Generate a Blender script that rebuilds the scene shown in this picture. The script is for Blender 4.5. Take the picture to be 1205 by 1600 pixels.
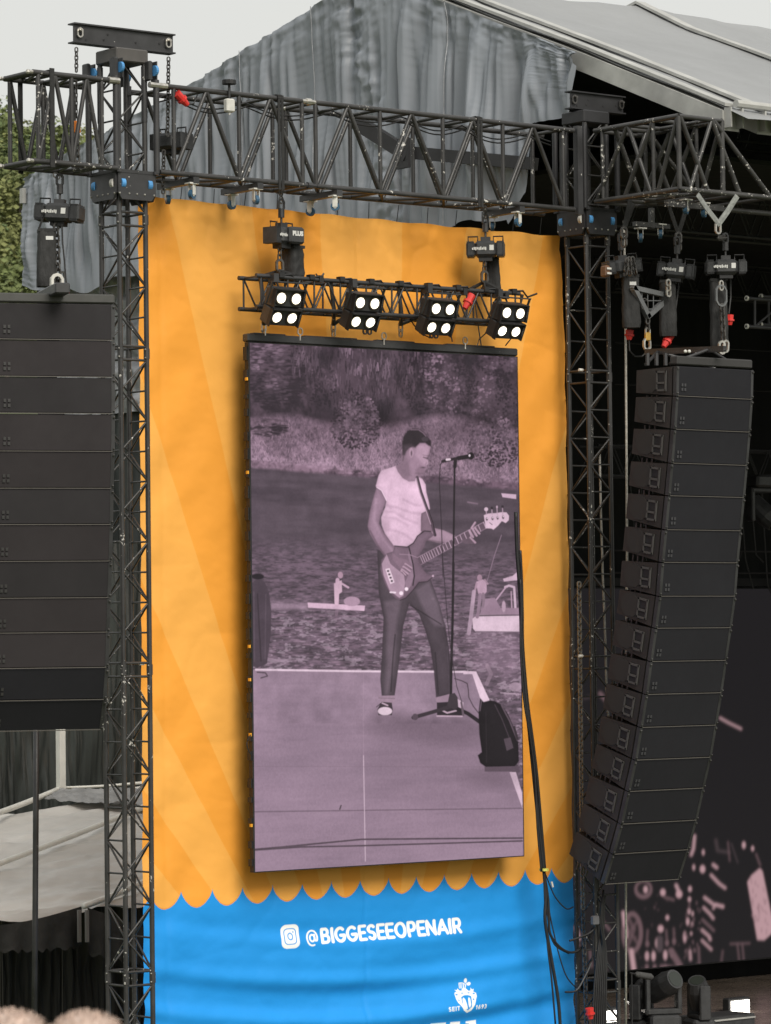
import bpy, bmesh, math, random
import numpy as np
from mathutils import Vector, Matrix
random.seed(7); RNG=np.random.default_rng(11)
S=bpy.context.scene; C=S.collection
for o in list(bpy.data.objects): bpy.data.objects.remove(o)
# ---------------------------------------------------------------- camera (focal length and bearing measured from the photograph)
PPX,PPY=602.5,800.0; VX=np.array([7574.,929.]); VY=np.array([-3850.,1066.]); PC=np.array([PPX,PPY])
FL=float(np.sqrt(-(VX-PC)@(VY-PC)))
_x=np.array([*(VX-PC),FL]); _x/=np.linalg.norm(_x); _y=np.array([*(VY-PC),FL]); _y/=np.linalg.norm(_y)
_z=np.cross(_x,_y); _z=_z if _z[1]<0 else -_z
RC=np.stack([_x,_y,_z],1)               # world -> camera (x right, y down, z forward)
CAM=np.array([0,0,6.5])
def ray(u,v): return RC.T@np.array([(u-PPX)/FL,(v-PPY)/FL,1.])
def at(u,v,d=None,x=None,y=None,z=None,pl=None):
    r=ray(u,v)
    if d is not None: t=d
    elif x is not None: t=(x-CAM[0])/r[0]
    elif y is not None: t=(y-CAM[1])/r[1]
    elif z is not None: t=(z-CAM[2])/r[2]
    else: p,n=pl; t=((np.array(p)-CAM)@np.array(n))/(r@np.array(n))
    return Vector(CAM+r*t)
def proj(w):
    q=RC@(np.array(w)-CAM); return PPX+FL*q[0]/q[2], PPY+FL*q[1]/q[2], q[2]
def camdir(a):                          # horizontal world direction seen at angle a (degrees) from the picture plane
    r=RC[0]*math.cos(math.radians(a))+RC[2]*math.sin(math.radians(a)); v=Vector((r[0],r[1],0)); return v.normalized()
cam=bpy.data.objects.new('camera',bpy.data.cameras.new('camera')); C.objects.link(cam); S.camera=cam
cam.matrix_world=Matrix(((RC[0][0],-RC[1][0],-RC[2][0],CAM[0]),(RC[0][1],-RC[1][1],-RC[2][1],CAM[1]),(RC[0][2],-RC[1][2],-RC[2][2],CAM[2]),(0,0,0,1)))
cd=cam.data; cd.sensor_fit='VERTICAL'; cd.sensor_height=36; cd.sensor_width=27; cd.lens=FL/1600*36
cd.clip_start=.1; cd.clip_end=5000
cd.dof.use_dof=True; cd.dof.focus_distance=36; cd.dof.aperture_fstop=8
# ---------------------------------------------------------------- light: bright overcast
SUN_EL,SUN_AZ=math.radians(40),math.radians(258)      # direction TO the sun, azimuth counterclockwise from +X
W=bpy.data.worlds.new('World'); S.world=W; W.use_nodes=True; wn=W.node_tree.nodes; wl=W.node_tree.links
bg=wn['Background']; sky=wn.new('ShaderNodeTexSky'); sky.sky_type='NISHITA'; sky.sun_disc=False
sky.sun_elevation=SUN_EL; sky.sun_rotation=math.radians(90)-SUN_AZ; sky.dust_density=6; sky.air_density=2
mx=wn.new('ShaderNodeMixRGB'); mx.inputs[0].default_value=.90; mx.inputs[2].default_value=(7.2,7.22,7.0,1)  # cloud layer
wl.new(sky.outputs[0],mx.inputs[1]); wl.new(mx.outputs[0],bg.inputs[0]); bg.inputs[1].default_value=.10
sun=bpy.data.objects.new('sun',bpy.data.lights.new('sun','SUN')); C.objects.link(sun)
sun.data.energy=2.7; sun.data.angle=math.radians(32); sun.data.color=(1,.95,.87)
sun.rotation_euler=Vector((math.cos(SUN_AZ)*math.cos(SUN_EL),math.sin(SUN_AZ)*math.cos(SUN_EL),math.sin(SUN_EL))).to_track_quat('Z','Y').to_euler()
S.view_settings.view_transform='Standard'; S.view_settings.look='None'; S.view_settings.exposure=.15; S.view_settings.gamma=1
S.render.resolution_x=771; S.render.resolution_y=1024
# ---------------------------------------------------------------- materials
MATS={}
def M(name,col,rough=.6,metal=0,spec=.5,var=None,chips=0,bump=None,emit=None,stretch=None,streak=None,trans=0):
    if name in MATS: return MATS[name]
    m=bpy.data.materials.new(name); m.use_nodes=True; n=m.node_tree.nodes; l=m.node_tree.links; b=n['Principled BSDF']
    b.inputs['Base Color'].default_value=(*col,1); b.inputs['Roughness'].default_value=rough; b.inputs['Metallic'].default_value=metal
    b.inputs['Specular IOR Level'].default_value=spec
    geo=n.new('ShaderNodeNewGeometry'); mp=n.new('ShaderNodeMapping'); l.new(geo.outputs['Position'],mp.inputs[0])
    if stretch: mp.inputs['Scale'].default_value=stretch
    def noise(sc,det=4,ro=.55,raw=False):
        t=n.new('ShaderNodeTexNoise'); t.inputs['Scale'].default_value=sc; t.inputs['Detail'].default_value=det; t.inputs['Roughness'].default_value=ro
        l.new(geo.outputs['Position'] if raw else mp.outputs[0],t.inputs[0]); return t
    cur=None
    if var:
        t=noise(var[0]); r=n.new('ShaderNodeMapRange'); r.inputs[1].default_value=.3; r.inputs[2].default_value=.7
        r.inputs[3].default_value=1-var[1]; r.inputs[4].default_value=1+var[1]; l.new(t.outputs[0],r.inputs[0])
        v=n.new('ShaderNodeVectorMath'); v.operation='SCALE'; v.inputs[0].default_value=col; l.new(r.outputs[0],v.inputs['Scale']); cur=v.outputs[0]
        t2=noise(var[0]*5); r2=n.new('ShaderNodeMapRange'); r2.inputs[3].default_value=max(0,rough-.15); r2.inputs[4].default_value=min(1,rough+.15)
        l.new(t2.outputs[0],r2.inputs[0]); l.new(r2.outputs[0],b.inputs['Roughness'])
    if chips:
        t=noise(26,3,.7,True); t3=noise(2.2,2,.5,True)
        a=n.new('ShaderNodeMath'); a.operation='ADD'; l.new(t.outputs[0],a.inputs[0]); 
        s=n.new('ShaderNodeMath'); s.operation='MULTIPLY'; s.inputs[1].default_value=.55; l.new(t3.outputs[0],s.inputs[0]); l.new(s.outputs[0],a.inputs[1])
        r=n.new('ShaderNodeMapRange'); r.inputs[1].default_value=chips; r.inputs[2].default_value=chips+.03; l.new(a.outputs[0],r.inputs[0])
        x=n.new('ShaderNodeMixRGB'); l.new(r.outputs[0],x.inputs[0]); x.inputs[1].default_value=(*col,1); x.inputs[2].default_value=(.62,.6,.56,1)
        if cur: l.new(cur,x.inputs[1])
        cur=x.outputs[0]
    if cur: l.new(cur,b.inputs['Base Color'])
    if bump:
        t=noise(bump[0],5); bn=n.new('ShaderNodeBump'); bn.inputs['Strength'].default_value=bump[1]; bn.inputs['Distance'].default_value=bump[2] if len(bump)>2 else .02
        l.new(t.outputs[0],bn.inputs['Height']); l.new(bn.outputs[0],b.inputs['Normal'])
    if emit: b.inputs['Emission Color'].default_value=(*emit[:3],1); b.inputs['Emission Strength'].default_value=emit[3]
    if trans: b.inputs['Transmission Weight'].default_value=trans
    MATS[name]=m; return m
blk=M('black powder coat',(.034,.034,.036),.42,var=(4,.35),chips=1.02)
blk2=M('dark steel truss tube',(.034,.033,.033),.42,var=(4,.35),chips=.962)  # pale flecks are paint chips, made denser to imitate highlights on the chords too
blkd=M('black stage and roof shade steel',(.016,.016,.018),.55,var=(3,.4))  # stage steel; also paints roof shade onto the right tower top
rub=M('black rubber',(.014,.014,.015),.55,var=(8,.3))
hst=M('hoist housing',(.035,.036,.038),.45,var=(9,.3),bump=(60,.15))
bagm=M('black chain bag cloth',(.022,.022,.022),.8,var=(7,.4),bump=(9,.8,.05),stretch=(1,1,.35))
zinc=M('zinc plated steel',(.52,.5,.46),.35,metal=.8,var=(20,.3))
chn=M('dull chain steel',(.11,.105,.1),.42,metal=.7,var=(20,.4))
blue=M('blue wheel rubber',(.075,.27,.56),.5,var=(9,.2))
whitep=M('off white plastic',(.6,.59,.55),.5,var=(9,.15))
red=M('red connector plastic',(.62,.035,.03),.45,var=(9,.15))
orange=M('orange painted block',(.7,.2,.02),.5,var=(9,.2))
alu=M('mill finish aluminium',(.42,.42,.40),.5,metal=.25,var=(3,.2),bump=(5,.2))
sling=M('grey webbing sling',(.22,.23,.22),.85,var=(30,.3),chips=1.05)
slingd=M('black webbing sling',(.02,.02,.02),.85,var=(30,.3))
cab=M('charcoal cabinet paint',(.034,.033,.033),.62,var=(2.5,.12),bump=(120,.12))
cabs=M('cabinet side paint',(.026,.022,.021),.6,var=(2.5,.2),bump=(120,.1))
gr1=M('speaker grille fabric',(.015,.015,.0185),.8,spec=.25,var=(1.6,.1),bump=(300,.1))
gr3=M('grey brown speaker grille',(.026,.024,.026),.8,spec=.25,var=(1.2,.12),bump=(300,.1))
gr2=M('dusty speaker grille fabric',(.031,.027,.029),.8,spec=.25,var=(1.6,.1),bump=(300,.1))
logom=M('grey printed logo',(.045,.045,.05),.6)
silv=M('white sticker',(.6,.6,.58),.6)
lampglass=M('lit lamp glass',(.9,.9,.85),.3,emit=(1,.96,.86,7))
lampdim=M('lamp reflector rim',(.5,.48,.44),.25,metal=.8)
ropem=M('pale steel wire rope',(.42,.4,.36),.5,var=(40,.3))
# ---------------------------------------------------------------- mesh helpers
def wloc(o):
    v=Vector((0,0,0))
    while o: v+=o.location; o=o.parent
    return v
def tag(o,label=None,cat=None,group=None,kind=None):
    if label: o['label']=label
    if cat: o['category']=cat
    if group: o['group']=group
    if kind: o['kind']=kind
    return o
def thing(name,loc,label,cat,group=None):
    o=bpy.data.objects.new(name,None); o.empty_display_size=.2; C.objects.link(o); o.location=Vector(loc); return tag(o,label,cat,group)
def frame(axis):
    a=Vector(axis).normalized(); t=Vector((0,0,1)) if abs(a.z)<.9 else Vector((1,0,0)); u=a.cross(t).normalized(); return u,a.cross(u).normalized(),a
TINY={'edge_latch','leg_coupler','coupler_bolt','bolt_hole','bolt','cable_clamp','side_tie','top_tie','rail_tooth','quick_pin','side_bolt','link_bar','curtain_crease','maker_lettering','stripe','logo','bag_strap','chain_run','slack_chain','left_chain','right_chain','suspension_chain','running_chain','power_plug','cable','barn_rim','tape','bolt_head','handle_recess_shade','socket_hole'}
class MB:
    def __init__(s): s.v=[]; s.f=[]; s.mi=[]; s.cm=0
    def add(s,vs,fs):
        n=len(s.v); s.v+= [tuple(p) for p in vs]; s.f+=[tuple(i+n for i in f) for f in fs]; s.mi+=[s.cm]*len(fs); return s
    def box(s,c,size,ax=None,taper=1):
        c=Vector(c); X,Y,Z=ax or (Vector((1,0,0)),Vector((0,1,0)),Vector((0,0,1))); hx,hy,hz=[k/2 for k in size]
        vs=[]
        for k in (-1,1):
            t=taper if k<0 else 1
            for i,j in ((-1,-1),(1,-1),(1,1),(-1,1)): vs.append(c+X*hx*i*t+Y*hy*j*t+Z*hz*k)
        return s.add(vs,[(3,2,1,0),(4,5,6,7),(0,1,5,4),(1,2,6,5),(2,3,7,6),(3,0,4,7)])
    def bbox(s,c,size,ax=None,b=.012):              # box with cut edges
        c=Vector(c); X,Y,Z=ax or (Vector((1,0,0)),Vector((0,1,0)),Vector((0,0,1))); h=[k/2 for k in size]
        b=min(b,*[k*.45 for k in h]); ring=[]
        pts=[]
        for z,e in ((-h[2],b),(-h[2]+b,0),(h[2]-b,0),(h[2],b)):
            x,y=h[0]-e,h[1]-e; q=b if e==0 else b*.5
            for (px,py) in ((-x+q,-y),(x-q,-y),(x,-y+q),(x,y-q),(x-q,y),(-x+q,y),(-x,y-q),(-x,-y+q)): pts.append(c+X*px+Y*py+Z*z)
        fs=[tuple(range(7,-1,-1)),tuple(range(24,32))]
        for k in range(3):
            for i in range(8): fs.append((k*8+i,k*8+(i+1)%8,k*8+8+(i+1)%8,k*8+8+i))
        return s.add(pts,fs)
    def tube(s,p,q,r,n=8,r2=None,caps=True):
        p,q=Vector(p),Vector(q); u,w,_=frame(q-p); r2=r if r2 is None else r2
        vs=[p+(u*math.cos(2*math.pi*i/n)+w*math.sin(2*math.pi*i/n))*r for i in range(n)]+[q+(u*math.cos(2*math.pi*i/n)+w*math.sin(2*math.pi*i/n))*r2 for i in range(n)]
        fs=[(i,(i+1)%n,n+(i+1)%n,n+i) for i in range(n)]
        if caps: fs+=[tuple(range(n-1,-1,-1)),tuple(range(n,2*n))]
        return s.add(vs,fs)
    def path(s,pts,r,n=6,flat=None):
        pts=[Vector(p) for p in pts]; base=len(s.v); vs=[]; fs=[]
        for k,p in enumerate(pts):
            d=(pts[min(k+1,len(pts)-1)]-pts[max(k-1,0)]); u,w,_=frame(d)
            rr=r[k] if isinstance(r,(list,tuple)) else r
            for i in range(n): vs.append(p+(u*math.cos(2*math.pi*i/n)*(flat or 1)+w*math.sin(2*math.pi*i/n))*rr)
        for k in range(len(pts)-1):
            for i in range(n): fs.append((k*n+i,k*n+(i+1)%n,(k+1)*n+(i+1)%n,(k+1)*n+i))
        fs+=[tuple(range(n-1,-1,-1)),tuple(range((len(pts)-1)*n,len(pts)*n))]
        return s.add(vs,fs)
    def prism(s,poly,fn,dv):                         # poly of 2-D points -> fn(a,b) world, extruded by dv
        n=len(poly); a=[Vector(fn(*p)) for p in poly]; dv=Vector(dv); b=[p+dv for p in a]
        return s.add(a+b,[tuple(range(n-1,-1,-1)),tuple(range(n,2*n))]+[(i,(i+1)%n,n+(i+1)%n,n+i) for i in range(n)])
    def ball(s,c,r,n=8,m=6,sc=(1,1,1)):
        c=Vector(c); vs=[c+Vector((0,0,r*sc[2]))]; 
        for j in range(1,m):
            a=math.pi*j/m
            for i in range(n): b=2*math.pi*i/n; vs.append(c+Vector((math.sin(a)*math.cos(b)*r*sc[0],math.sin(a)*math.sin(b)*r*sc[1],math.cos(a)*r*sc[2])))
        vs.append(c-Vector((0,0,r*sc[2]))); L=len(vs)-1; fs=[]
        for i in range(n): fs.append((0,1+i,1+(i+1)%n)); fs.append((L,L-n+(i+1)%n,L-n+i))
        for j in range(m-2):
            for i in range(n): fs.append((1+j*n+i,1+(j+1)*n+i,1+(j+1)*n+(i+1)%n,1+j*n+(i+1)%n))
        return s.add(vs,fs)
    def link(s,c,ax,side,L,w,r):                     # one oval chain link
        c=Vector(c); ax=Vector(ax).normalized(); side=Vector(side); side=(side-ax*side.dot(ax)).normalized(); nrm=ax.cross(side); n=10; vs=[]; fs=[]
        for i in range(n):
            t=2*math.pi*i/n; cc,ss=math.cos(t),math.sin(t); dirv=(ax*cc+side*ss)
            p=c+ax*(cc*w/2+ (L-w)/2*(1 if cc>0 else -1))+side*ss*w/2
            for k in range(4):
                a=math.pi/2*k+.78; vs.append(p+dirv*math.cos(a)*r+nrm*math.sin(a)*r)
        for i in range(n):
            for k in range(4): fs.append((i*4+k,((i+1)%n)*4+k,((i+1)%n)*4+(k+1)%4,i*4+(k+1)%4))
        return s.add(vs,fs)
    def chain(s,p,q,L=.05,w=.032,r=.006):
        p,q=Vector(p),Vector(q); d=q-p; n=max(1,int(d.length/(L*.72))); u,w2,a=frame(d)
        for i in range(n): s.link(p+d*((i+.5)/n),a,u if i%2 else w2,L,w,r)
        return s
    def grid(s,fn,nu,nv,closed=False):
        vs=[fn(i/nu,j/nv) for j in range(nv+1) for i in range(nu+1)]
        return s.add(vs,[(j*(nu+1)+i,j*(nu+1)+i+1,(j+1)*(nu+1)+i+1,(j+1)*(nu+1)+i) for j in range(nv) for i in range(nu)])
    def build(s,name,mat,parent=None,smooth=False):
        off=wloc(parent) if parent else Vector((0,0,0))
        me=bpy.data.meshes.new(name); me.from_pydata([(a-off.x,b-off.y,c-off.z) for a,b,c in s.v],[],s.f)
        for m in (mat if isinstance(mat,(list,tuple)) else [mat]): me.materials.append(m)
        if isinstance(mat,(list,tuple)): me.polygons.foreach_set('material_index',s.mi)
        if smooth: me.polygons.foreach_set('use_smooth',[True]*len(me.polygons))
        me.update(); o=bpy.data.objects.new(name,me); C.objects.link(o)
        if name in TINY: o['kind']='stuff'
        if parent: o.parent=parent
        return o
_UC={}
def member(name,p,q,r,mat,parent,n=8):               # a tube sharing one unit-cylinder mesh per material
    k=(mat.name,n)
    if k not in _UC:
        b=MB(); b.tube((0,0,0),(0,0,1),1,n); me=bpy.data.meshes.new('tube'); me.from_pydata(b.v,[],b.f); me.materials.append(mat)
        me.polygons.foreach_set('use_smooth',[len(f)==4 for f in b.f]); _UC[k]=me
    o=bpy.data.objects.new(name,_UC[k]); C.objects.link(o); o.parent=parent
    p,q=Vector(p),Vector(q); u,w,a=frame(q-p); L=(q-p).length; off=wloc(parent) if parent else Vector((0,0,0)); c=p-off
    o.matrix_basis=Matrix(((u.x*r,w.x*r,a.x*L,c.x),(u.y*r,w.y*r,a.y*L,c.y),(u.z*r,w.z*r,a.z*L,c.z),(0,0,0,1))); return o
def copy_tree(o,parent=None,off=None):
    c=o.copy(); C.objects.link(c); c.parent=parent
    if off is not None: c.location=o.location+Vector(off)
    for ch in list(o.children): copy_tree(ch,c)
    return c
def text(name,s,size,origin,xdir,zdir,mat,parent,depth=.002,bold=.0,align='CENTER'):
    cu=bpy.data.curves.new('t','FONT'); cu.body=s; cu.size=size; cu.extrude=depth; cu.offset=bold; cu.align_x=align; cu.align_y='CENTER'
    t=bpy.data.objects.new('t',cu); C.objects.link(t); bpy.context.view_layer.update()
    me=bpy.data.meshes.new_from_object(t.evaluated_get(bpy.context.evaluated_depsgraph_get())); bpy.data.objects.remove(t)
    X=Vector(xdir).normalized(); Z=Vector(zdir).normalized(); N=X.cross(Z); off=wloc(parent); o0=Vector(origin)-off
    for v in me.vertices: v.co=o0+X*v.co.x+Z*v.co.y+N*v.co.z
    me.materials.clear(); me.materials.append(mat); o=bpy.data.objects.new(name,me); C.objects.link(o); o.parent=parent; return o
# smooth 2-D noise for cloth shapes and printed pictures
def vnoise(w,h,sx,sy,seed=0,octv=4,rough=.5):
    g=np.random.default_rng(seed); out=np.zeros((h,w)); amp=1; tot=0
    for k in range(octv):
        nx,ny=max(2,int(round(sx*2**k))+1),max(2,int(round(sy*2**k))+1); r=g.random((ny+1,nx+1))
        X=np.linspace(0,nx-1e-6,w); Y=np.linspace(0,ny-1e-6,h); xi=X.astype(int); yi=Y.astype(int); fx=X-xi; fy=Y-yi; fx=fx*fx*(3-2*fx); fy=fy*fy*(3-2*fy)
        a=r[yi][:,xi]; b=r[yi][:,xi+1]; c=r[yi+1][:,xi]; d=r[yi+1][:,xi+1]
        out+=amp*((a*(1-fx)+b*fx)*(1-fy)[:,None]+(c*(1-fx)+d*fx)*fy[:,None]); tot+=amp; amp*=rough
    return out/tot
# ---------------------------------------------------------------- pictures drawn in code (printed banner, LED screens)
def lin(c): 
    c=np.array(c,float)/255; return np.where(c<=.04045,c/12.92,((c+.055)/1.055)**2.4)
class Pic:
    """canvas on a wall plane y=Y; drawing takes photograph coordinates, which are cast onto that plane"""
    def __init__(s,Y,x0,x1,z0,z1,ppm):
        s.Y,s.x0,s.x1,s.z0,s.z1,s.k=Y,x0,x1,z0,z1,ppm; s.w=int((x1-x0)*ppm); s.h=int((z1-z0)*ppm); s.a=np.zeros((s.h,s.w,3))
        X=x0+(np.arange(s.w)+.5)/ppm; Z=z1-(np.arange(s.h)+.5)/ppm; s.X,s.Z=np.meshgrid(X,Z)
        q=np.stack([s.X,np.full_like(s.X,Y),s.Z],-1)-CAM; q=q@RC.T; s.U=PPX+FL*q[...,0]/q[...,2]; s.V=PPY+FL*q[...,1]/q[...,2]   # where each texel lies in photograph coordinates
        s.T=(0,0,1)
    def tr(s,p): return [(s.T[0]+a*s.T[2],s.T[1]+b*s.T[2]) for a,b in p]
    def _box(s,us,vs,m):
        P=[at(u,v,y=s.Y) for u in (min(us)-m,max(us)+m) for v in (min(vs)-m,max(vs)+m)]
        i0=max(0,int((min(p.x for p in P)-s.x0)*s.k)); i1=min(s.w,int((max(p.x for p in P)-s.x0)*s.k)+2)
        j0=max(0,int((s.z1-max(p.z for p in P))*s.k)); j1=min(s.h,int((s.z1-min(p.z for p in P))*s.k)+2); return slice(j0,max(j0,j1)),slice(i0,max(i0,i1))
    def mask(s,sl,m,col,al):
        c=lin(col); m=np.clip(m,0,1)[...,None]*al; s.a[sl]=s.a[sl]*(1-m)+c*m
    def blur(s,n=1):
        for _ in range(n):
            p=np.pad(s.a,((1,1),(1,1),(0,0)),'edge'); s.a=(p[1:-1,1:-1]*2+p[:-2,1:-1]+p[2:,1:-1]+p[1:-1,:-2]+p[1:-1,2:])/6
    def poly(s,p,col,al=1,soft=.5,sh=None):
        p=s.tr(p); us=[a for a,b in p]; vs=[b for a,b in p]; sl=s._box(us,vs,2+soft); U,V=s.U[sl],s.V[sl]
        if U.size==0: return
        ins=np.zeros(U.shape,bool); d=np.full(U.shape,1e9)
        for k in range(len(p)):
            (x1,y1),(x2,y2)=p[k],p[(k+1)%len(p)]
            c=((y1>V)!=(y2>V)); 
            if y1!=y2: ins^=c&(U<(x2-x1)*(V-y1)/(y2-y1)+x1)
            L=(x2-x1)**2+(y2-y1)**2+1e-9; t=np.clip(((U-x1)*(x2-x1)+(V-y1)*(y2-y1))/L,0,1); d=np.minimum(d,np.hypot(U-x1-t*(x2-x1),V-y1-t*(y2-y1)))
        m=np.where(ins,.5+d/(2*soft),.5-d/(2*soft))
        if sh:
            e,k,gx,gy,ga=sh; cu,cv=(min(us)+max(us))/2,(min(vs)+max(vs))/2; R=max(max(us)-min(us),max(vs)-min(vs))/2
            f=(1-e*np.exp(-d/k))*(1+ga*((U-cu)*gx+(V-cv)*gy)/R); m=np.clip(m,0,1)[...,None]*al; s.a[sl]=s.a[sl]*(1-m)+lin(col)*np.clip(f,.1,2)[...,None]*m
        else: s.mask(sl,m,col,al)
    def line(s,p,w,col,al=1,soft=.5):
        p=s.tr(p); w=w*s.T[2]; us=[a for a,b in p]; vs=[b for a,b in p]; sl=s._box(us,vs,w+2+soft); U,V=s.U[sl],s.V[sl]
        if U.size==0: return
        d=np.full(U.shape,1e9)
        for k in range(len(p)-1):
            (x1,y1),(x2,y2)=p[k],p[k+1]; L=(x2-x1)**2+(y2-y1)**2+1e-9; t=np.clip(((U-x1)*(x2-x1)+(V-y1)*(y2-y1))/L,0,1); d=np.minimum(d,np.hypot(U-x1-t*(x2-x1),V-y1-t*(y2-y1)))
        s.mask(sl,(w/2-d)/(2*soft)+.5,col,al)
    def ell(s,c,rx,ry,col,al=1,soft=.5,rot=0):
        (cx,cy),=s.tr([c]); rx*=s.T[2]; ry*=s.T[2]; m=max(rx,ry); sl=s._box([cx-m,cx+m],[cy-m,cy+m],2+soft); U,V=s.U[sl]-cx,s.V[sl]-cy
        ca,sa=math.cos(rot),math.sin(rot); A,B=U*ca+V*sa,-U*sa+V*ca
        s.mask(sl,(1-np.hypot(A/rx,B/ry))*min(rx,ry)/(2*soft)+.5,col,al)
    def tex(s,sel,n,lo,hi,al=1): # blend by noise n (0..1) inside boolean/float selection
        m=np.clip(sel.astype(float),0,1)[...,None]*al; c=lin(lo)*(1-n[...,None])+lin(hi)*n[...,None]; s.a=s.a*(1-m)+c*m
    def image(s,name):
        im=bpy.data.images.new(name,s.w,s.h,float_buffer=True); im.colorspace_settings.name='Linear Rec.709' if 'Linear Rec.709' in [e.name for e in im.bl_rna.properties['colorspace_settings'].fixed_type.properties['name'].enum_items] else im.colorspace_settings.name
        px=np.ones((s.h,s.w,4),np.float32); px[...,:3]=s.a[::-1]; im.pixels.foreach_set(px.ravel()); im.update()
        try: im.pack()
        except Exception: pass
        return im
def setuv(o,pic):                                       # planar map from the wall coordinates of the print
    me=o.data; uv=me.uv_layers.new(name='UV'); off=wloc(o); co=np.empty(len(me.vertices)*3); me.vertices.foreach_get('co',co); co=co.reshape(-1,3)
    li=np.empty(len(me.loops),int); me.loops.foreach_get('vertex_index',li)
    u=(co[li,0]+off.x-pic.x0)/(pic.x1-pic.x0); v=(co[li,2]+off.z-pic.z0)/(pic.z1-pic.z0); uv.data.foreach_set('uv',np.stack([u,v],1).ravel())
YF=28.142; YB=YF+.54; YS=YF+.20                          # near tower legs, banner, LED screen face
def norm(a,lo=.3,hi=.7): return np.clip((a-lo)/(hi-lo),0,1)
# ---- banner print
bx0=at(214,985,y=YB).x; bx1=at(902,985,y=YB).x; bz1=at(232,290,y=YB).z; bz0=1.6
bp=Pic(YB,bx0-.1,bx1+.1,bz0,bz1+.1,190)
cen=at(588,1772,y=YB); ang=np.degrees(np.arctan2(bp.Z-cen.z,bp.X-cen.x))
edges=[(249,1359),(249,1270),(247,1124),(249,971),(243,661),(263,322),(394,321),(502,380),(629,388),(725,400),(850,372),(881,675),(884,943),(886,1105),(891,1232),(892,1330)]
ea=sorted([math.degrees(math.atan2(at(*e,y=YB).z-cen.z,at(*e,y=YB).x-cen.x)) for e in edges],reverse=True)
idx=np.zeros(ang.shape,int); aa=np.where(ang<-90,ang+360,ang)
for e in ea: idx+=(aa<e)
lite=(idx%2==0)[...,None]
bp.a[:]=np.where(lite,lin((240,172,80)),lin((238,160,60)))
r0=np.hypot(bp.X-at(400,1200,y=YB).x,0); 
c1=at(284,1387,y=YB); c2=at(862,1353,y=YB); per=(c2.x-c1.x)/13; t=((bp.X-c1.x)/per)%1.0
zc=(c1.z+c2.z)/2-.02-.185*np.abs(np.sin(math.pi*t))**.62*(1-.12*t)
bm=bp.Z<zc
bp.a[bm]=lin((30,146,228)); rim=(np.abs(bp.Z-zc)<.012)&~bm; bp.a[rim]=lin((225,150,70))
g=np.clip((bp.Z-bz0)/3,0,1)
wh=(244,246,247)
# lettering: single strokes with round corners, drawn in text units (x right 0..w, y up 0..1)
def arc(cx,cy,rx,ry,a0,a1,n=14): return [(cx+rx*math.cos(math.radians(a0+(a1-a0)*i/n)),cy+ry*math.sin(math.radians(a0+(a1-a0)*i/n))) for i in range(n+1)]
GL={'B':(.68,[[(.1,.1),(.1,.9),(.36,.9)]+arc(.36,.71,.17,.19,90,-90)+[(.1,.52)],[(.36,.52)]+arc(.38,.31,.2,.21,90,-90)+[(.1,.1)]]),
'I':(.24,[[(.12,.1),(.12,.9)]]),
'G':(.82,[arc(.42,.5,.33,.4,50,338)+[(.73,.45),(.45,.45)]]),
'E':(.6,[[(.52,.9),(.1,.9),(.1,.1),(.52,.1)],[(.1,.5),(.48,.5)]]),
'S':(.62,[arc(.31,.7,.2,.2,35,270)+arc(.31,.3,.21,.2,90,-145)]),
'O':(.86,[arc(.43,.5,.33,.4,0,360,24)]),
'P':(.64,[[(.1,.1),(.1,.9),(.33,.9)]+arc(.34,.66,.21,.24,90,-90)+[(.1,.42)]]),
'N':(.76,[[(.1,.1),(.1,.9),(.64,.1),(.64,.9)]]),
'A':(.76,[[(.06,.1),(.38,.9),(.7,.1)],[(.18,.33),(.58,.33)]]),
'R':(.66,[[(.1,.1),(.1,.9),(.34,.9)]+arc(.35,.67,.2,.23,90,-90)+[(.1,.44)],[(.34,.44),(.56,.1)]]),
'T':(.6,[[(.04,.9),(.56,.9)],[(.3,.9),(.3,.1)]]),
'@':(1.08,[arc(.5,.42,.17,.2,0,360,20),[(.68,.62),(.68,.36)]+arc(.77,.36,.09,.12,180,360,6)+arc(.5,.42,.38,.45,5,290,26)]),
'1':(.4,[[(.06,.72),(.24,.9),(.24,.1)]]),'6':(.6,[arc(.3,.32,.2,.22,0,360,20),[(.1,.35),(.34,.9)]]),'9':(.6,[arc(.3,.68,.2,.22,0,360,20),[(.5,.65),(.26,.1)]]),
'3':(.56,[arc(.26,.7,.2,.2,130,-80)+arc(.26,.3,.21,.2,80,-140)])}
def lettering(pic,s,u0,v0,u1,v1,hpx,wt,col,gap=.1):      # baseline from (u0,v0) to (u1,v1)
    tot=sum(GL[c][0]+gap for c in s)-gap; x=0
    for c in s:
        w,st=GL[c]
        for p in st:
            pic.line([(u0+(u1-u0)*(x+a)/tot,v0+(v1-v0)*(x+a)/tot-b*hpx) for a,b in p],wt*(.55 if c=='@' else 1),col,soft=.35)
        x+=w+gap
lettering(bp,'@BIGGESEEOPENAIR',478,1477,720.5,1458,25.5,4.6,wh,.06)
# camera badge: rounded square, ring and dot
def rrect(cx,cy,hw,hh,r,sk=-.075):
    o=[]
    for (sx,sy,a0) in ((1,-1,-90),(1,1,0),(-1,1,90),(-1,-1,180)):
        for i in range(6):
            a=math.radians(a0+90*i/5); x=sx*(hw-r)+r*math.cos(a); y=sy*(hh-r)+r*math.sin(a); o.append((cx+x,cy+y+sk*x))
    return o
bp.poly(rrect(454.2,1463,14.3,18.6,8.5),wh); bl=(30,146,228)
bp.line(rrect(454.2,1463,9.3,12,5.5)+rrect(454.2,1463,9.3,12,5.5)[:1],1.5,bl,soft=.35); bp.ell((454.2,1463),4.6,6,bl); bp.ell((454.2,1463),2.9,4,wh); bp.ell((459.3,1456),1,1.3,bl)
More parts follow.
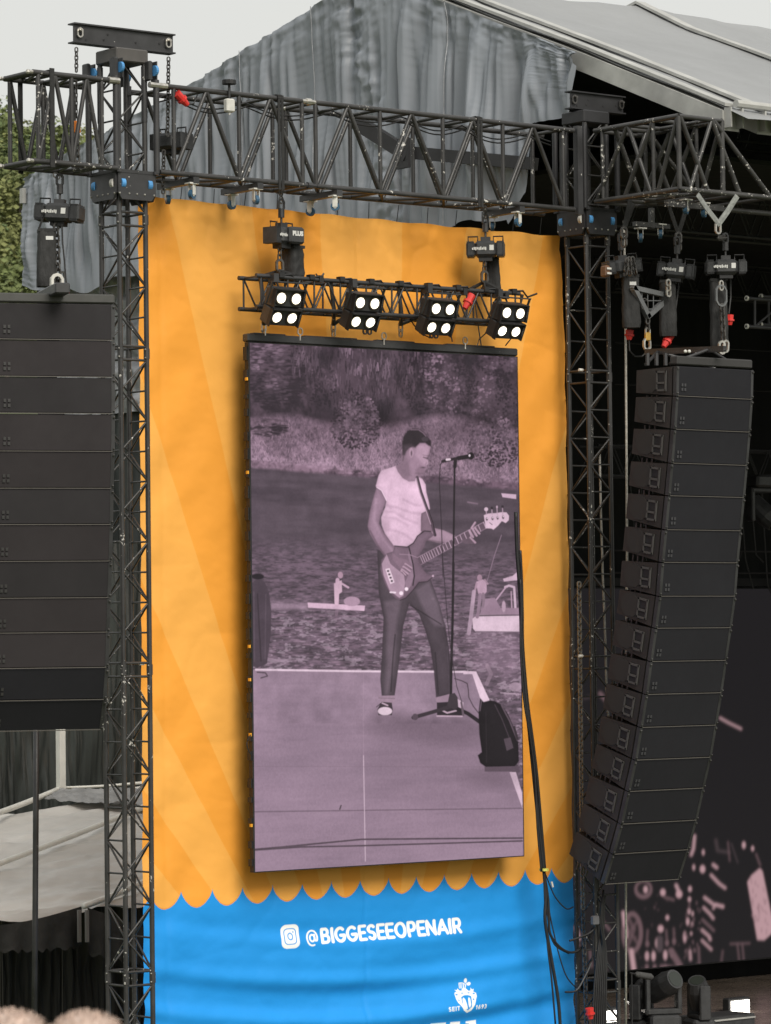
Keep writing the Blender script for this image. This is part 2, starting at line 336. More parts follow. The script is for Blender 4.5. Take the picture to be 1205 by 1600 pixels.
# crest with leaves, mantling and shield, SEIT 1693
bp.T=(660,1500,.0996)
def cp(p,col=wh,al=1): bp.poly(p,col,al,soft=.3)
cp([(500,540),(505,510),(540,490),(510,465),(545,470),(560,445),(580,475),(610,480),(625,450),(650,430),(690,450),(715,480),(745,475),(755,430),(770,460),(800,445),(785,490),(825,510),(832,560),(815,610),(795,680),(765,740),(740,785),(680,825),(620,785),(590,730),(560,690),(535,660),(515,610)])
cp([(595,575),(640,548),(700,545),(745,560),(748,660),(740,730),(680,785),(615,735),(598,660)],bl)
cp([(610,610),(625,580),(650,610),(665,680),(680,760),(640,770),(615,730),(608,670)]); cp([(695,600),(705,575),(725,600),(730,690),(715,740),(700,735),(690,690)])
for q in ((530,540,18,12),(790,520,18,12),(555,625,12,10),(775,610,12,14),(615,515,20,8),(712,510,18,8)): bp.ell(q[:2],q[2],q[3],bl)
for x in (590,607,624): bp.line([(x,360),(x,440)],9,wh,soft=.3)
bp.line([(590,360),(640,355),(672,370),(685,400),(672,440)],10,wh,soft=.3); bp.line([(652,370),(652,435)],14,wh,soft=.3)
bp.ell((688,320),23,36,wh); bp.ell((735,370),32,24,wh,rot=-.6); bp.line([(700,360),(680,420)],8,wh,soft=.3)
bp.T=(0,0,1)
lettering(bp,'SEIT',697.5,1580.3,715,1578.2,7.2,1.35,wh,.22); lettering(bp,'1693',740.5,1576.8,757.5,1575,7.2,1.35,wh,.22)
# tops of the big brand lettering that starts at the lower edge of the picture
bp.poly([(674,1599),(699,1597.5),(699,1602),(692,1603),(703,1640),(713,1601),(706,1600.5),(706,1597),(722,1596),(722,1600),(718,1601),(704,1660),(698,1660),(680,1603),(674,1603)],wh)
bp.poly([(731,1596),(747,1593.5),(747,1655),(752,1655),(752,1660),(731,1661),(731,1657),(736,1656),(736,1599),(731,1599)],wh)
bp.line([(712,1642),(724,1641)],5,wh); bp.line([(712,1642),(712,1655),(718,1660),(726,1657)],5,wh); bp.line([(712,1642),(714,1628),(720,1624),(725,1630),(725,1641)],5,wh)
bp.line([(760,1612),(760,1655),(765,1659)],5,wh); bp.line([(755,1627),(769,1626)],4,wh); bp.line([(775,1626),(775,1657)],5,wh); bp.line([(784,1626),(784,1657)],5,wh); bp.line([(784,1632),(792,1626),(797,1633),(797,1657)],5,wh)
bp.line([(815,1630),(808,1626),(805,1633),(815,1644),(812,1654),(804,1652)],4,wh)
# ---- LED screen picture (bass player on a floating stage)
sx0=at(395,985,y=YS).x; sx1=at(813.5,985,y=YS).x; sz1=at(600,547,y=YS).z; sz0=at(600,1350,y=YS).z
sp=Pic(YS,sx0,sx1,sz0,sz1,210); n=lambda a,b,sd,o=4,r=.55: vnoise(sp.w,sp.h,a,b,sd,o,r)
U,V=sp.U,sp.V
fol=norm(n(14,22,3,5,.7),.35,.65)*.6+norm(n(60,90,4,3,.7),.3,.7)*.4; cl=norm(n(5,8,5,2),.35,.65)
sp.tex(V<2000,fol,(70,58,68),(128,104,120))
sp.tex((V<740),norm(fol*.75+cl*.35,.2,.8),(50,43,49),(158,130,148),.8)
# separate tree crowns: lit top edges, dark hollows
def crown(cx,cy,rx,ry,n,kind,lt=(172,144,163),dk=(58,49,56)):
    lob=[(random.uniform(-.75,.75),random.uniform(-.75,.75)) for _ in range(9)]
    for k in range(n):
        a=random.uniform(0,6.28); r=math.sqrt(random.random()); x=cx+rx*r*math.cos(a); y=cy+ry*r*math.sin(a)
        q=min(((x-cx)/rx-lx)**2*6+abs(((y-cy)/ry-ly+.12))*1.6 for lx,ly in lob); t=max(0,min(1,.62-.25*(y-cy)/ry-.75*q+random.uniform(-.22,.22)))
        c=tuple(dk[i]+(lt[i]-dk[i])*t for i in range(3))
        if kind=='v': sp.line([(x,y),(x+random.uniform(-1.5,1.5),y+random.uniform(4,12))],random.uniform(1,1.8),c,.8,soft=.5)
        elif kind=='h': sp.ell((x,y),random.uniform(2,5),random.uniform(.8,1.6),c,.8,soft=.5)
        else: sp.ell((x,y),random.uniform(1,2.6),random.uniform(.9,2.2),c,.8,soft=.5)
sp.poly([(380,520),(820,520),(820,668),(380,655)],(62,53,60),.75,soft=6)
crown(432,578,46,66,620,'h'); crown(565,590,62,70,520,'v'); crown(500,600,26,34,160,'r',(130,108,122)); crown(556,655,36,42,420,'r'); crown(690,602,58,62,820,'r',(180,150,170)); crown(640,575,22,44,140,'v',(140,116,131)); crown(772,640,40,58,560,'r',(160,133,151)); crown(780,560,36,28,300,'r'); crown(480,560,26,36,160,'v')
for k in range(0):
    cx,cy=random.uniform(395,805),random.uniform(545,655); r=random.uniform(8,24)
    sp.ell((cx,cy),r,r*.8,(60,50,58),.35,soft=5); sp.ell((cx-2,cy-r*.45),r*.8,r*.45,(150,122,140),.28,soft=4)
for cx in ():
    for k in range(34): x=cx+random.gauss(0,18); y=random.uniform(545,650); sp.line([(x,y),(x+random.uniform(-3,3),y+random.uniform(8,26))],1.4,random.choice([(142,116,134),(118,97,112),(62,52,60)]),.4)
for q in ((606,640,14,26),(506,640,18,30),(505,560,12,18),(655,640,16,16),(424,617,20,7),(430,560,14,6),(736,560,12,12)): sp.ell(q[:2],q[2],q[3],(50,44,50),.6,soft=6)
bank=np.clip((V-(655+12*np.sin(U/40)))/14,0,1)*np.clip(((722+(U-395)*.085)-V)/6,0,1)
sp.tex(bank,norm(n(130,170,6,3,.8),.25,.75)*.7+norm(n(30,30,7))*.3,(98,82,95),(168,140,158),.85)
for k in range(150): x=random.uniform(395,810); y=716+(x-395)*.085+random.gauss(0,6); sp.ell((x,y),random.uniform(1,3.5),random.uniform(.8,2),(185,155,175),.35,soft=1)
wl0=728+(U-395)*.085; wat=np.clip((V-wl0)/5,0,1)
sp.tex(wat,norm(n(6,70,8,4)),(84,73,82),(98,85,95),.97)
rip=np.clip((V-(832+(U-395)*.05))/40,0,1)
sp.tex(rip*wat,norm(n(34,230,9,3,.7),.3,.7),(84,73,82),(130,109,125),.8)
hi=norm(n(38,150,10,3,.7),.56,.64)*np.clip((V-935)/40,0,1); sp.a+= (hi*.16)[...,None]*np.array([1,.78,.93])
for k in range(1500):
    y=random.uniform(.0,1)**.7*205+842; x=random.uniform(392,815); s_=(y-830)/200
    if y>1046: continue
    c=random.choice([(72,62,70),(84,72,80),(156,130,148),(134,112,127)] if y>930 else [(72,62,70),(110,92,105),(84,72,81)]); sp.ell((x,y),random.uniform(1.5,2+7*s_),random.uniform(.4,.6+1.1*s_),c,.6,soft=.4)
for k in range(1300):
    x=random.uniform(392,812); y=random.uniform(660,722)+(x-395)*.08; c=random.choice([(180,151,169),(150,126,142),(98,83,94),(84,71,80)]); sp.line([(x,y),(x+random.uniform(-2,2),y-random.uniform(1.5,4.5))],random.uniform(.8,1.5),c,.6,soft=.4)
bg_=np.clip((V-662)/60,0,1); inb=(V>655)*(V<(722+(U-395)*.085)); rmp=np.clip((V-640-14*np.sin(U/33))/26,0,1)*np.clip(((726+(U-395)*.085)-V)/8,0,1); fac=1+rmp*((.66+.40*bg_)*(.82+.36*norm(n(9,14,91,3),.35,.65))-1); sp.a*=fac[...,None]
crown(556,668,40,34,420,'r',(150,126,142)); crown(775,690,44,40,420,'r',(158,132,149)); crown(420,668,30,14,120,'h',(140,116,131))
# reflections and boats
sp.poly([(735,990),(815,990),(815,1052),(748,1052)],(150,126,144),.5,soft=14)
sp.poly([(423,940),(480,944),(480,952),(423,952)],(165,140,158),.7,soft=3)
sp.T=(380,510,.3734)
sp.poly([(270,1155),(510,1168),(507,1190),(272,1176)],(212,180,200)); sp.ell((455,1150),34,20,(175,146,165)); sp.line([(395,1060),(392,1165)],16,(205,172,192)); sp.line([(400,1068),(440,1092)],8,(205,172,192)); sp.ell((407,1040),11,14,(178,146,164))
sp.poly([(380,1075),(412,1062),(414,1110),(400,1120),(396,1165),(383,1165)],(210,178,196)); sp.line([(392,1190),(390,1205)],14,(150,125,142),.6)
sp.poly([(1080,698),(1142,703),(1142,722),(1085,714)],(212,182,202)); sp.line([(940,735),(980,742)],6,(128,108,122))
sp.poly([(35,1075),(60,1055),(90,1068),(108,1110),(118,1190),(116,1290),(100,1410),(60,1428),(36,1420)],(84,72,82)); sp.ell((62,1046),26,12,(48,42,48)); sp.line([(60,1120),(75,1400)],6,(62,53,60),.8); sp.line([(95,1120),(92,1390)],5,(102,88,99),.7); sp.line([(45,1110),(48,1400)],5,(104,90,101),.7)
# boat at the right
sp.T=(550,880,.2324)
sp.poly([(808,372),(850,345),(1125,345),(1125,462),(835,462),(815,440)],(216,190,206)); sp.line([(850,352),(1125,347)],9,(88,76,85)); sp.line([(835,458),(1125,462)],7,(120,102,116))
sp.poly([(1015,104),(1080,84),(1105,62),(1125,58),(1125,112),(1022,122)],(205,176,195)); sp.line([(1030,160),(1055,150),(1090,160),(1100,330)],15,(205,178,196)); sp.line([(970,245),(1035,160)],9,(190,160,180)); sp.line([(1070,190),(1075,320)],8,(190,160,180))
sp.poly([(890,240),(960,232),(1000,300),(1125,300),(1125,345),(860,345),(870,300)],(158,132,150)); sp.ell((1020,290),13,38,(190,162,180))
sp.ell((858,97),17,22,(168,138,155)); sp.poly([(835,125),(880,108),(905,130),(905,190),(885,215),(850,205),(838,160)],(192,160,180)); sp.line([(838,135),(825,190),(818,255)],13,(172,142,160)); sp.line([(893,112),(912,138)],12,(172,142,160)); sp.line([(862,210),(850,320),(842,360)],22,(150,126,143)); sp.line([(882,205),(886,250),(880,290)],18,(142,120,135))
sp.line([(820,190),(800,360),(785,470)],26,(186,160,178),.8); sp.line([(905,130),(960,-60),(1005,-190)],4,(152,128,145))
for k in range(30): x=random.uniform(770,1115); y=random.uniform(470,700); sp.line([(x,y),(x+random.uniform(10,50),y+random.uniform(-3,3))],5,(190,162,180),.4,soft=.7)
sp.ell((908,690),11,18,(165,140,156),.8); sp.line([(915,700),(935,745),(905,810)],26,(150,128,143),.7); sp.ell((1100,830),45,30,(180,155,172),.7); sp.line([(1000,870),(1120,880)],8,(190,165,182),.7)
# stage floor
sp.T=(0,0,1)
fl=[(385,1046),(560,1049),(743,1049),(764,1094),(796,1206),(816,1262),(816,1400),(385,1400)]
sp.poly(fl,(152,130,147)); fm=np.clip(V-1048,0,1)*(U<743+(V-1049)*.345)
sp.tex(fm,norm(n(3,9,12,4)),(140,120,136),(166,142,160),.6); sp.tex(fm*np.clip((V-1110)/20,0,1)*np.clip((1330-V)/120,0,1)*norm(U,560,620)*.6,norm(n(3,12,13)),(118,100,114),(140,119,135),.8)
sp.tex(fm,norm(n(6,120,14,3)),(142,121,138),(162,138,156),.25)
sp.line([(400,1046),(560,1048.5),(727,1049.5)],3,(226,202,217)); sp.poly([(724,1048),(744,1049),(766,1096),(752,1096),(738,1053),(724,1053)],(222,196,212)); sp.poly([(796,1206),(806,1206),(816,1240),(816,1262)],(214,188,204))
sp.line([(402,1050),(415,1051),(418,1056),(408,1059)],2,(92,78,88)); 
sp.line([(395,1268),(815,1262.5)],1.8,(100,84,96),.7); sp.line([(568,1180),(569.5,1265),(571,1345)],1.3,(214,190,205),.8); sp.line([(568,1050),(568,1180)],1,(170,146,163),.6)
sp.line([(395,1327),(440,1323),(565,1311),(680,1310),(816,1309)],2.6,(88,74,84)); sp.line([(395,1328),(470,1323),(565,1321),(816,1313.5)],2.4,(88,74,84)); sp.line([(425,1325),(480,1320)],2,(96,82,92))
sp.line([(531,1264),(533,1258)],2,(80,68,76)); sp.line([(395,1197),(816,1198)],1.2,(128,109,122),.4)
for q in ((615,1130,46,20),(700,1140,60,24),(770,1215,44,14)): sp.ell(q[:2],q[2],q[3],(102,86,98),.45,soft=10)
# bass player
sp.T=(550,880,.2324)
sp.poly([(170,-90),(175,50),(180,200),(212,370),(202,600),(190,780),(200,892),(287,892),(310,720),(330,560),(345,420),(385,270),(450,340),(492,450),(525,560),(550,720),(565,900),(662,882),(665,700),(650,560),(627,420),(590,280),(530,110),(470,60),(300,-60)],(88,77,85),soft=.8,sh=(.4,4,-.6,.1,.18))
sp.poly([(215,260),(330,240),(300,400),(285,640),(240,880),(225,880),(235,600),(240,400)],(124,107,119),.55,soft=3); sp.poly([(430,180),(520,120),(585,285),(618,420),(560,420),(490,330)],(120,104,116),.75,soft=3); sp.line([(390,280),(600,410)],8,(52,46,50),.7); sp.line([(640,560),(655,870)],7,(92,80,90),.6); sp.ell((545,238),10,9,(128,110,122),.6)
sp.line([(290,480),(275,640),(262,860)],10,(48,43,47),.6); sp.line([(560,600),(580,880)],10,(50,45,49),.5)
sp.poly([(173,890),(288,888),(293,905),(285,938),(196,928)],(158,134,150)); sp.poly([(558,905),(655,878),(662,925),(572,936)],(158,134,150)); sp.line([(180,905),(288,908)],4,(120,102,114))
sp.poly([(195,930),(268,936),(275,985),(268,1020),(178,1020),(170,985)],(70,60,67)); sp.ell((222,993),48,27,(226,203,217)); sp.line([(195,935),(240,955)],9,(190,165,180)); sp.line([(165,965),(200,935)],5,(60,52,58)); 
sp.poly([(570,935),(665,930),(750,975),(752,1020),(735,1030),(572,1030)],(56,48,54)); sp.line([(572,1026),(740,1028)],9,(196,170,186)); sp.line([(600,985),(640,1005),(700,990)],10,(190,165,180)); sp.poly([(690,900),(750,935),(745,980),(700,960)],(205,180,196))
sp.T=(540,650,.2324)
skin=(160,132,150); skd=(128,106,120)
sp.poly([(385,200),(378,270),(368,315),(335,345),(385,425),(430,448),(470,440),(485,410),(510,398),(532,372),(546,352),(553,322),(557,300),(545,283),(562,250),(570,215),(574,185),(555,160),(500,170),(440,205)],skin,soft=1,sh=(.22,2.5,1,0,.14))
sp.poly([(385,250),(425,300),(440,400),(400,420),(350,350),(375,300)],skd,.7,soft=3); sp.poly([(480,200),(560,195),(568,215),(552,262),(540,285),(552,302),(530,330),(500,300),(470,260)],(186,155,174),.7,soft=2); sp.line([(524,277),(551,285)],8,(92,76,86),.9,soft=.8); sp.line([(520,262),(556,268)],5,(110,90,102),.7,soft=.8); sp.ell((520,346),15,6,(72,60,68),.9,soft=.9); sp.line([(548,300),(554,316),(546,326)],5,(205,174,193),.8,soft=.8); sp.poly([(500,330),(530,355),(535,375),(505,398),(480,405),(470,360)],(128,104,119),.6,soft=2); sp.line([(470,385),(520,385)],10,(120,100,113),.5)
sp.poly([(383,262),(380,190),(388,140),(415,100),(452,84),(485,84),(518,102),(548,138),(574,165),(576,205),(558,200),(535,182),(500,182),(468,212),(450,206),(428,214),(408,236),(398,262)],(58,50,55),soft=1.2); sp.poly([(384,262),(400,262),(410,236),(440,206),(468,208),(440,190),(392,200)],(92,78,87),.7,soft=3); sp.line([(440,92),(490,92),(520,112),(540,135)],7,(140,116,132),.7); sp.ell((535,155),24,16,(76,66,73)); sp.line([(392,255),(385,300)],10,(88,74,83),.5)
sp.ell((442,247),15,34,(178,148,166)); sp.ell((443,250),6,18,(112,92,105))
sp.poly([(335,336),(300,348),(240,366),(222,400),(203,472),(240,500),(275,568),(268,610),(240,680),(245,735),(265,790),(320,875),(400,885),(455,850),(512,775),(506,700),(510,655),(567,625),(560,580),(542,510),(538,460),(515,422),(475,405),(466,438),(425,440),(385,418),(352,375)],(226,192,213),soft=.8,sh=(.22,5,-.5,.3,-.10))
for p in ([(270,600),(350,615),(440,650),(500,655)],[(250,640),(330,645),(400,690),(480,720)],[(255,760),(330,770),(400,795),(450,835)],[(262,680),(340,690),(420,735)],[(300,620),(280,590)],[(390,560),(470,600),(505,600)]): sp.line(p,12,(176,146,166),.5,soft=2.2)
sp.line([(210,480),(240,500),(275,568)],7,(240,210,228)); sp.line([(310,430),(285,540)],10,(200,168,188),.5,soft=2); sp.poly([(240,690),(300,700),(300,760),(270,790),(246,735)],(196,165,184),.6,soft=2)
sp.poly([(208,480),(240,502),(273,568),(262,600),(236,670),(226,722),(262,790),(325,872),(400,945),(442,990),(432,1035),(400,1076),(366,1062),(330,1012),(268,950),(208,868),(163,790),(148,742),(163,640),(184,560)],(156,129,147),soft=.8,sh=(.38,3.2,0,.5,-.08))
sp.line([(205,560),(190,700),(255,830),(340,940)],14,(176,147,166),.6,soft=2); sp.line([(165,770),(215,868),(270,945)],10,(104,86,98),.7,soft=1)
sp.poly([(510,655),(545,640),(575,700),(600,775),(560,795),(505,772)],(140,116,131),soft=.8,sh=(.3,3,0,0,0)); sp.poly([(596,752),(660,768),(735,802),(735,852),(690,862),(620,852),(545,832)],(178,149,167),soft=.8,sh=(.3,3,0,1,-.2)); sp.line([(560,835),(700,858)],9,(118,98,111),.7,soft=1)
# guitar
sp.T=(560,760,.2158)
gb=(128,106,121)
sp.poly([(205,485),(168,530),(158,600),(186,690),(218,762),(262,806),(302,824),(345,806),(400,745),(438,694),(500,688),(540,664),(550,640),(500,638),(470,600),(448,560),(430,512),(478,440),(488,398),(548,352),(522,325),(478,322),(428,358),(398,410),(356,438),(262,430),(250,470)],gb,soft=.8,sh=(.3,2.5,0,-1,.1)); sp.line([(262,430),(356,438),(398,410),(428,358),(478,322),(522,325)],7,(62,53,60)); sp.line([(302,824),(345,806),(400,745),(438,694),(500,688),(545,650)],6,(62,53,60)); sp.line([(158,600),(186,690),(218,762),(262,806)],5,(90,76,86))
sp.poly([(205,490),(170,560),(182,640),(226,752),(296,806),(326,790),(338,700),(330,640),(280,600),(232,560)],(176,148,166)); sp.poly([(368,440),(392,560),(402,640),(380,720),(345,760),(340,690),(380,600),(360,500)],(150,125,142)); sp.line([(366,440),(395,560),(405,650),(395,715)],9,(62,54,60)); sp.line([(430,515),(375,495),(300,490)],6,(170,142,160),.8)
sp.poly([(195,598),(226,590),(262,694),(232,706)],(230,206,220)); 
for k in range(4): sp.ell((215+k*9,612+k*24),9,8,(88,75,84))
sp.ell((310,772),14,14,(244,224,236)); sp.ell((348,742),13,13,(244,224,236)); sp.line([(232,765),(268,768)],11,(240,220,232)); sp.ell((540,648),8,8,(190,162,180))
sp.poly([(432,512),(906,258),(926,302),(452,566)],(108,90,102)); sp.line([(432,512),(906,258)],4,(176,148,166)); sp.line([(452,566),(926,302)],4,(150,126,142))
for k in range(20):
    t=1-(.945**k); t/=(1-.945**20); x=915-t*(915-446); y=280+(t)*(538-280); sp.line([(x-9,y-21),(x+9,y+22)],5 if k%2 else 6,(200,172,190),.85,soft=.3)
sp.poly([(908,208),(940,196),(1000,192),(1040,186),(1072,188),(1090,212),(1088,244),(1066,264),(1038,250),(1012,282),(978,312),(962,304),(922,302)],(214,186,203))
for i,(x,y) in enumerate(((925,165),(966,156),(1003,148),(1043,146))): sp.line([(x,y+10),(x+2,200)],6,(190,162,180)); sp.ell((x,y),(14,9,6,9)[i],(14,10,9,10)[i],((214,188,204),(60,52,58),(200,172,190),(60,52,58))[i]); sp.ell((x+5,235-i*4),8,13,(100,84,95)); sp.ell((x+7,230-i*4),4,5,(238,214,228))
sp.line([(950,262),(968,276)],5,(90,76,86))
# hands
sp.poly([(245,480),(300,520),(350,530),(385,560),(378,600),(350,640),(330,630),(300,590),(250,530)],(140,115,131)); 
for a,b in (((340,560),(385,590)),((325,580),(372,612)),((315,600),(358,632)),((310,610),(340,640))): sp.line([a,b],13,(184,154,172)); sp.line([(a[0]+4,a[1]+9),(b[0],b[1]+9)],4,(90,75,85))
sp.poly([(742,392),(800,372),(850,400),(845,415),(770,415)],(112,94,106)); 
for a,b in (((805,320),(830,365)),((828,308),(856,355)),((846,300),(876,340)),((812,370),(846,405)),((820,300),(846,262))): sp.line([a,b],15,(184,154,172)); sp.line([(a[0]+9,a[1]),(b[0]+8,b[1]-4)],4,(88,73,83),.8)
# strap, microphone and stand
sp.T=(540,650,.2324)
sp.line([(480,412),(505,510),(545,620),(580,720),(602,800)],20,(96,80,91)); sp.line([(474,418),(498,515),(538,626),(572,726)],5,(196,166,184)); sp.line([(488,412),(514,510),(553,618),(588,720),(604,805)],5,(50,43,48))
sp.line([(738,300),(735,340)],24,(52,46,50)); sp.line([(733,330),(728,700),(722,1080)],13,(50,44,48)); sp.line([(652,305),(700,294),(760,282)],20,(56,48,53)); sp.line([(760,283),(838,270)],30,(48,42,46)); sp.ell((842,268),22,25,(44,38,42)); sp.ell((833,265),6,8,(238,220,232)); sp.line([(680,293),(700,291)],14,(232,210,222))
sp.line([(652,303),(636,330),(630,430),(636,560),(645,750),(655,1080)],6,(58,50,56))
sp.T=(550,880,.2324)
sp.line([(682,0),(676,400),(668,700),(664,960)],17,(50,44,48)); sp.line([(610,-30),(628,200),(648,450),(672,640),(705,830),(738,930)],5,(62,54,60)); sp.line([(690,774),(740,790),(775,808),(782,850),(785,900),(815,960),(850,1005)],7,(84,71,80))
sp.line([(672,960),(540,1000),(412,1036)],26,(66,57,63)); sp.ell((425,1032),20,22,(92,78,88)); sp.line([(690,968),(780,1010),(862,1068)],26,(50,43,48)); sp.poly([(640,955),(655,880),(690,870),(710,900),(715,965),(690,985)],(70,61,67)); sp.line([(735,935),(748,1020)],14,(110,94,105))
# back pack
sp.poly([(862,905),(885,932),(925,920),(960,925),(1002,950),(1045,1005),(1082,1090),(1118,1200),(1122,1330),(1092,1366),(900,1370),(862,1342),(845,1290),(872,1268),(856,1150),(850,1000)],(44,39,43),soft=.8,sh=(.3,4,1,-.3,.2)); sp.line([(1005,955),(1060,1060),(1112,1190)],9,(112,96,107),.8); sp.line([(960,950),(1010,1050),(1060,1180)],7,(80,69,77),.8); sp.poly([(1020,1180),(1065,1170),(1085,1240),(1040,1260)],(98,84,94),.8); sp.poly([(890,1368),(1125,1362),(1125,1400),(892,1400)],(98,83,94)); sp.line([(1090,1100),(1112,1180)],16,(66,57,63)); sp.line([(870,925),(860,990)],8,(96,82,92)); sp.line([(900,1000),(905,1340)],5,(62,54,60),.6)
sp.T=(0,0,1)
sp.blur(1); sp.a=np.clip(sp.a,0,1)**1.06*1.04; sp.a*=np.where((V<1130),1+.34*(n(26,40,79,2)-.5),1.0)[...,None]; sp.a*=(1+.16*(n(180,260,78,2,.8)-.5))[...,None]; sp.a*=(1+.05*(vnoise(sp.w,sp.h,sp.w/3,sp.h/3,77,1)-.5))[...,None]
# ---- stage rear screen picture
YL=39.2
lx0=at(880,1400,y=YL).x; lx1=lx0+14; lz0=at(985,1515,y=YL).z; lz1=at(1100,920,y=YL).z
lp=Pic(YL,lx0,lx0+7,lz0,lz1,110); lp.a[:]=lin((36,34,36)); pk=(196,158,164); pd=(116,92,97)
def L(p,w,c=pk,al=1): lp.line(p,w,c,al,soft=1.6)
lp.T=(880,1280,.2697)
lp.ell((400,655),62,122,pd); lp.ell((400,655),40,95,(46,40,42)); L([(375,560),(410,640),(380,720)],16,pd,.7); L([(430,590),(385,650),(435,720)],14,pd,.7); L([(350,540),(358,610)],22); L([(365,620),(368,680)],16); L([(395,760),(410,870)],26)
lp.ell((465,405),52,55,pd); lp.ell((465,400),36,36,(46,40,42)); lp.ell((478,405),12,20,pk); lp.ell((578,422),15,20,pk); lp.ell((672,432),18,22,pk); L([(655,380),(672,420)],16); lp.ell((604,568),10,14,pk); lp.ell((565,632),16,20,pk); L([(590,450),(640,465)],12,pd); lp.ell((735,402),10,16,pk); lp.ell((732,462),9,14,pk); lp.ell((730,530),9,18,pk); lp.ell((750,545),6,14,pk); lp.ell((722,590),9,22,pk); lp.ell((748,605),7,12,pk); lp.ell((705,680),9,32,pk); lp.ell((742,660),6,10,pk); L([(735,760),(738,810)],12); L([(785,740),(790,850)],10,pd)
L([(762,95),(755,170),(742,205)],14); lp.ell((812,190),7,16,pk); lp.ell((757,277),7,16,pk); lp.ell((808,287),15,22,pk); L([(870,262),(890,278)],16); L([(858,322),(905,372),(938,396)],14); L([(820,452),(872,492),(925,502)],15); L([(870,515),(885,490),(925,508)],10); L([(815,510),(850,545),(870,572)],13); L([(808,580),(850,620),(872,642)],13,pd); L([(805,640),(845,675),(852,695)],14); L([(805,700),(858,752)],12); L([(885,120),(895,180),(960,190)],20,(70,60,63)); L([(955,130),(965,240)],5,pd); L([(975,140),(1012,250)],5,(80,68,72)); lp.ell((1047,148),10,20,pk); lp.ell((1098,168),8,14,pk); L([(1118,200),(1142,265)],7,pd)
for x,y,h in ((486,790,26),(524,790,28),(592,785,28),(632,775,24),(488,720,18),(602,715,18),(643,705,20),(545,715,30),(485,850,14),(530,850,14),(592,850,14)): lp.ell((x,y),11,h,pk if h>20 else pd)
L([(625,760),(650,800),(685,860)],34,pd); L([(570,850),(690,858)],20,pd); L([(560,690),(560,750)],36,(84,72,76)); L([(490,640),(486,700)],8,pd); L([(597,640),(602,700)],8,pd); L([(641,630),(643,680)],8,pd)
for k in range(40): lp.ell((random.uniform(690,800),random.uniform(480,860)),random.uniform(2,6),random.uniform(4,14),pd,.8)
for k in range(30): lp.ell((random.uniform(340,700),random.uniform(400,860)),random.uniform(2,6),random.uniform(3,9),pd,.6)
lp.poly([(1068,362),(1090,325),(1140,282),(1155,300),(1200,520),(1230,640),(1165,698),(1125,696),(1095,520)],pk)
for k in range(26): x=random.uniform(1085,1190); y=random.uniform(330,670); lp.line([(x,y),(x+random.uniform(-8,14),y+random.uniform(10,34))],7,(150,118,124),.7)
L([(970,720),(1080,716)],8,pd); L([(1010,720),(1022,830)],6,pd); L([(1038,720),(1048,830)],6,pd); L([(925,760),(915,835)],9,pd,.7)
L([(75,625),(92,690)],18); L([(155,760),(165,850)],12,pd); L([(235,790),(250,870)],10,pd); L([(80,715),(92,730)],14,pd)
L([(230,590),(270,640)],14,pd)
lp.T=(880,900,.2697)
L([(910,822),(960,850),(1030,884)],11); L([(215,680),(265,740)],22,pd); L([(120,710),(190,690)],12,(70,60,63))
lp.T=(0,0,1); lp.blur(14)
# ================================================================ THE SETTING
def picmat(name,img,base=1.0,emit=0,rough=.6,bump=None):
    m=bpy.data.materials.new(name); m.use_nodes=True; n=m.node_tree.nodes; l=m.node_tree.links; b=n['Principled BSDF']
    t=n.new('ShaderNodeTexImage'); t.image=img; t.extension='EXTEND'; uv=n.new('ShaderNodeUVMap'); uv.uv_map='UV'; l.new(uv.outputs[0],t.inputs[0])
    if emit:
        b.inputs['Base Color'].default_value=(.004,.004,.004,1); spc=.12; l.new(t.outputs[0],b.inputs['Emission Color']); b.inputs['Emission Strength'].default_value=emit
    else:
        geo=n.new('ShaderNodeNewGeometry'); z=n.new('ShaderNodeTexNoise'); z.inputs['Scale'].default_value=1.3; l.new(geo.outputs['Position'],z.inputs[0])
        r=n.new('ShaderNodeMapRange'); r.inputs[3].default_value=base*.92; r.inputs[4].default_value=base*1.08; l.new(z.outputs[0],r.inputs[0])
        v=n.new('ShaderNodeVectorMath'); v.operation='SCALE'; l.new(t.outputs[0],v.inputs[0]); l.new(r.outputs[0],v.inputs['Scale']); l.new(v.outputs[0],b.inputs['Base Color'])
    b.inputs['Roughness'].default_value=rough; b.inputs['Specular IOR Level'].default_value=.1 if emit else .3
    if bump:
        geo=n.new('ShaderNodeNewGeometry'); z=n.new('ShaderNodeTexNoise'); z.inputs['Scale'].default_value=bump[0]; l.new(geo.outputs['Position'],z.inputs[0])
        bn=n.new('ShaderNodeBump'); bn.inputs['Strength'].default_value=bump[1]; bn.inputs['Distance'].default_value=.02; l.new(z.outputs[0],bn.inputs['Height']); l.new(bn.outputs[0],b.inputs['Normal'])
    return m
# ---- terrain: flat arena, grassy bank under the camera, wooded hill far left
grassm=M('worn grass',(.07,.085,.03),.9,var=(.4,.35),bump=(3,.5))
g=MB()
def gz(x,y):
    d=math.hypot(x,y); return 4.15*max(0,min(1,(22-d)/12))**1.2
g.grid(lambda u,v:(lambda a,r:(r*math.cos(a),r*math.sin(a),gz(r*math.cos(a),r*math.sin(a))))(2*math.pi*u,3000*v**3.2),72,60)
tag(g.build('ground',grassm,smooth=True),kind='structure')
hillm=M('dark forest floor',(.04,.05,.018),.95,var=(.05,.3))
h0=at(100,150,d=640); hn=Vector((RC[2][0],RC[2][1],0)).normalized(); hr=Vector((RC[0][0],RC[0][1],0)).normalized()
def hillz(s,t):      # s along the picture plane (m), t away (m)
    e=max(0,min(1,(t-230)/400)); f=1/(1+math.exp((s-30)/38.)); return (97*e**.9)*(.35+.65*f)*(1 if t<720 else max(.3,1-(t-720)/600))+3*math.sin(s/23.)+2*math.sin(t/31.+s/17.)-4
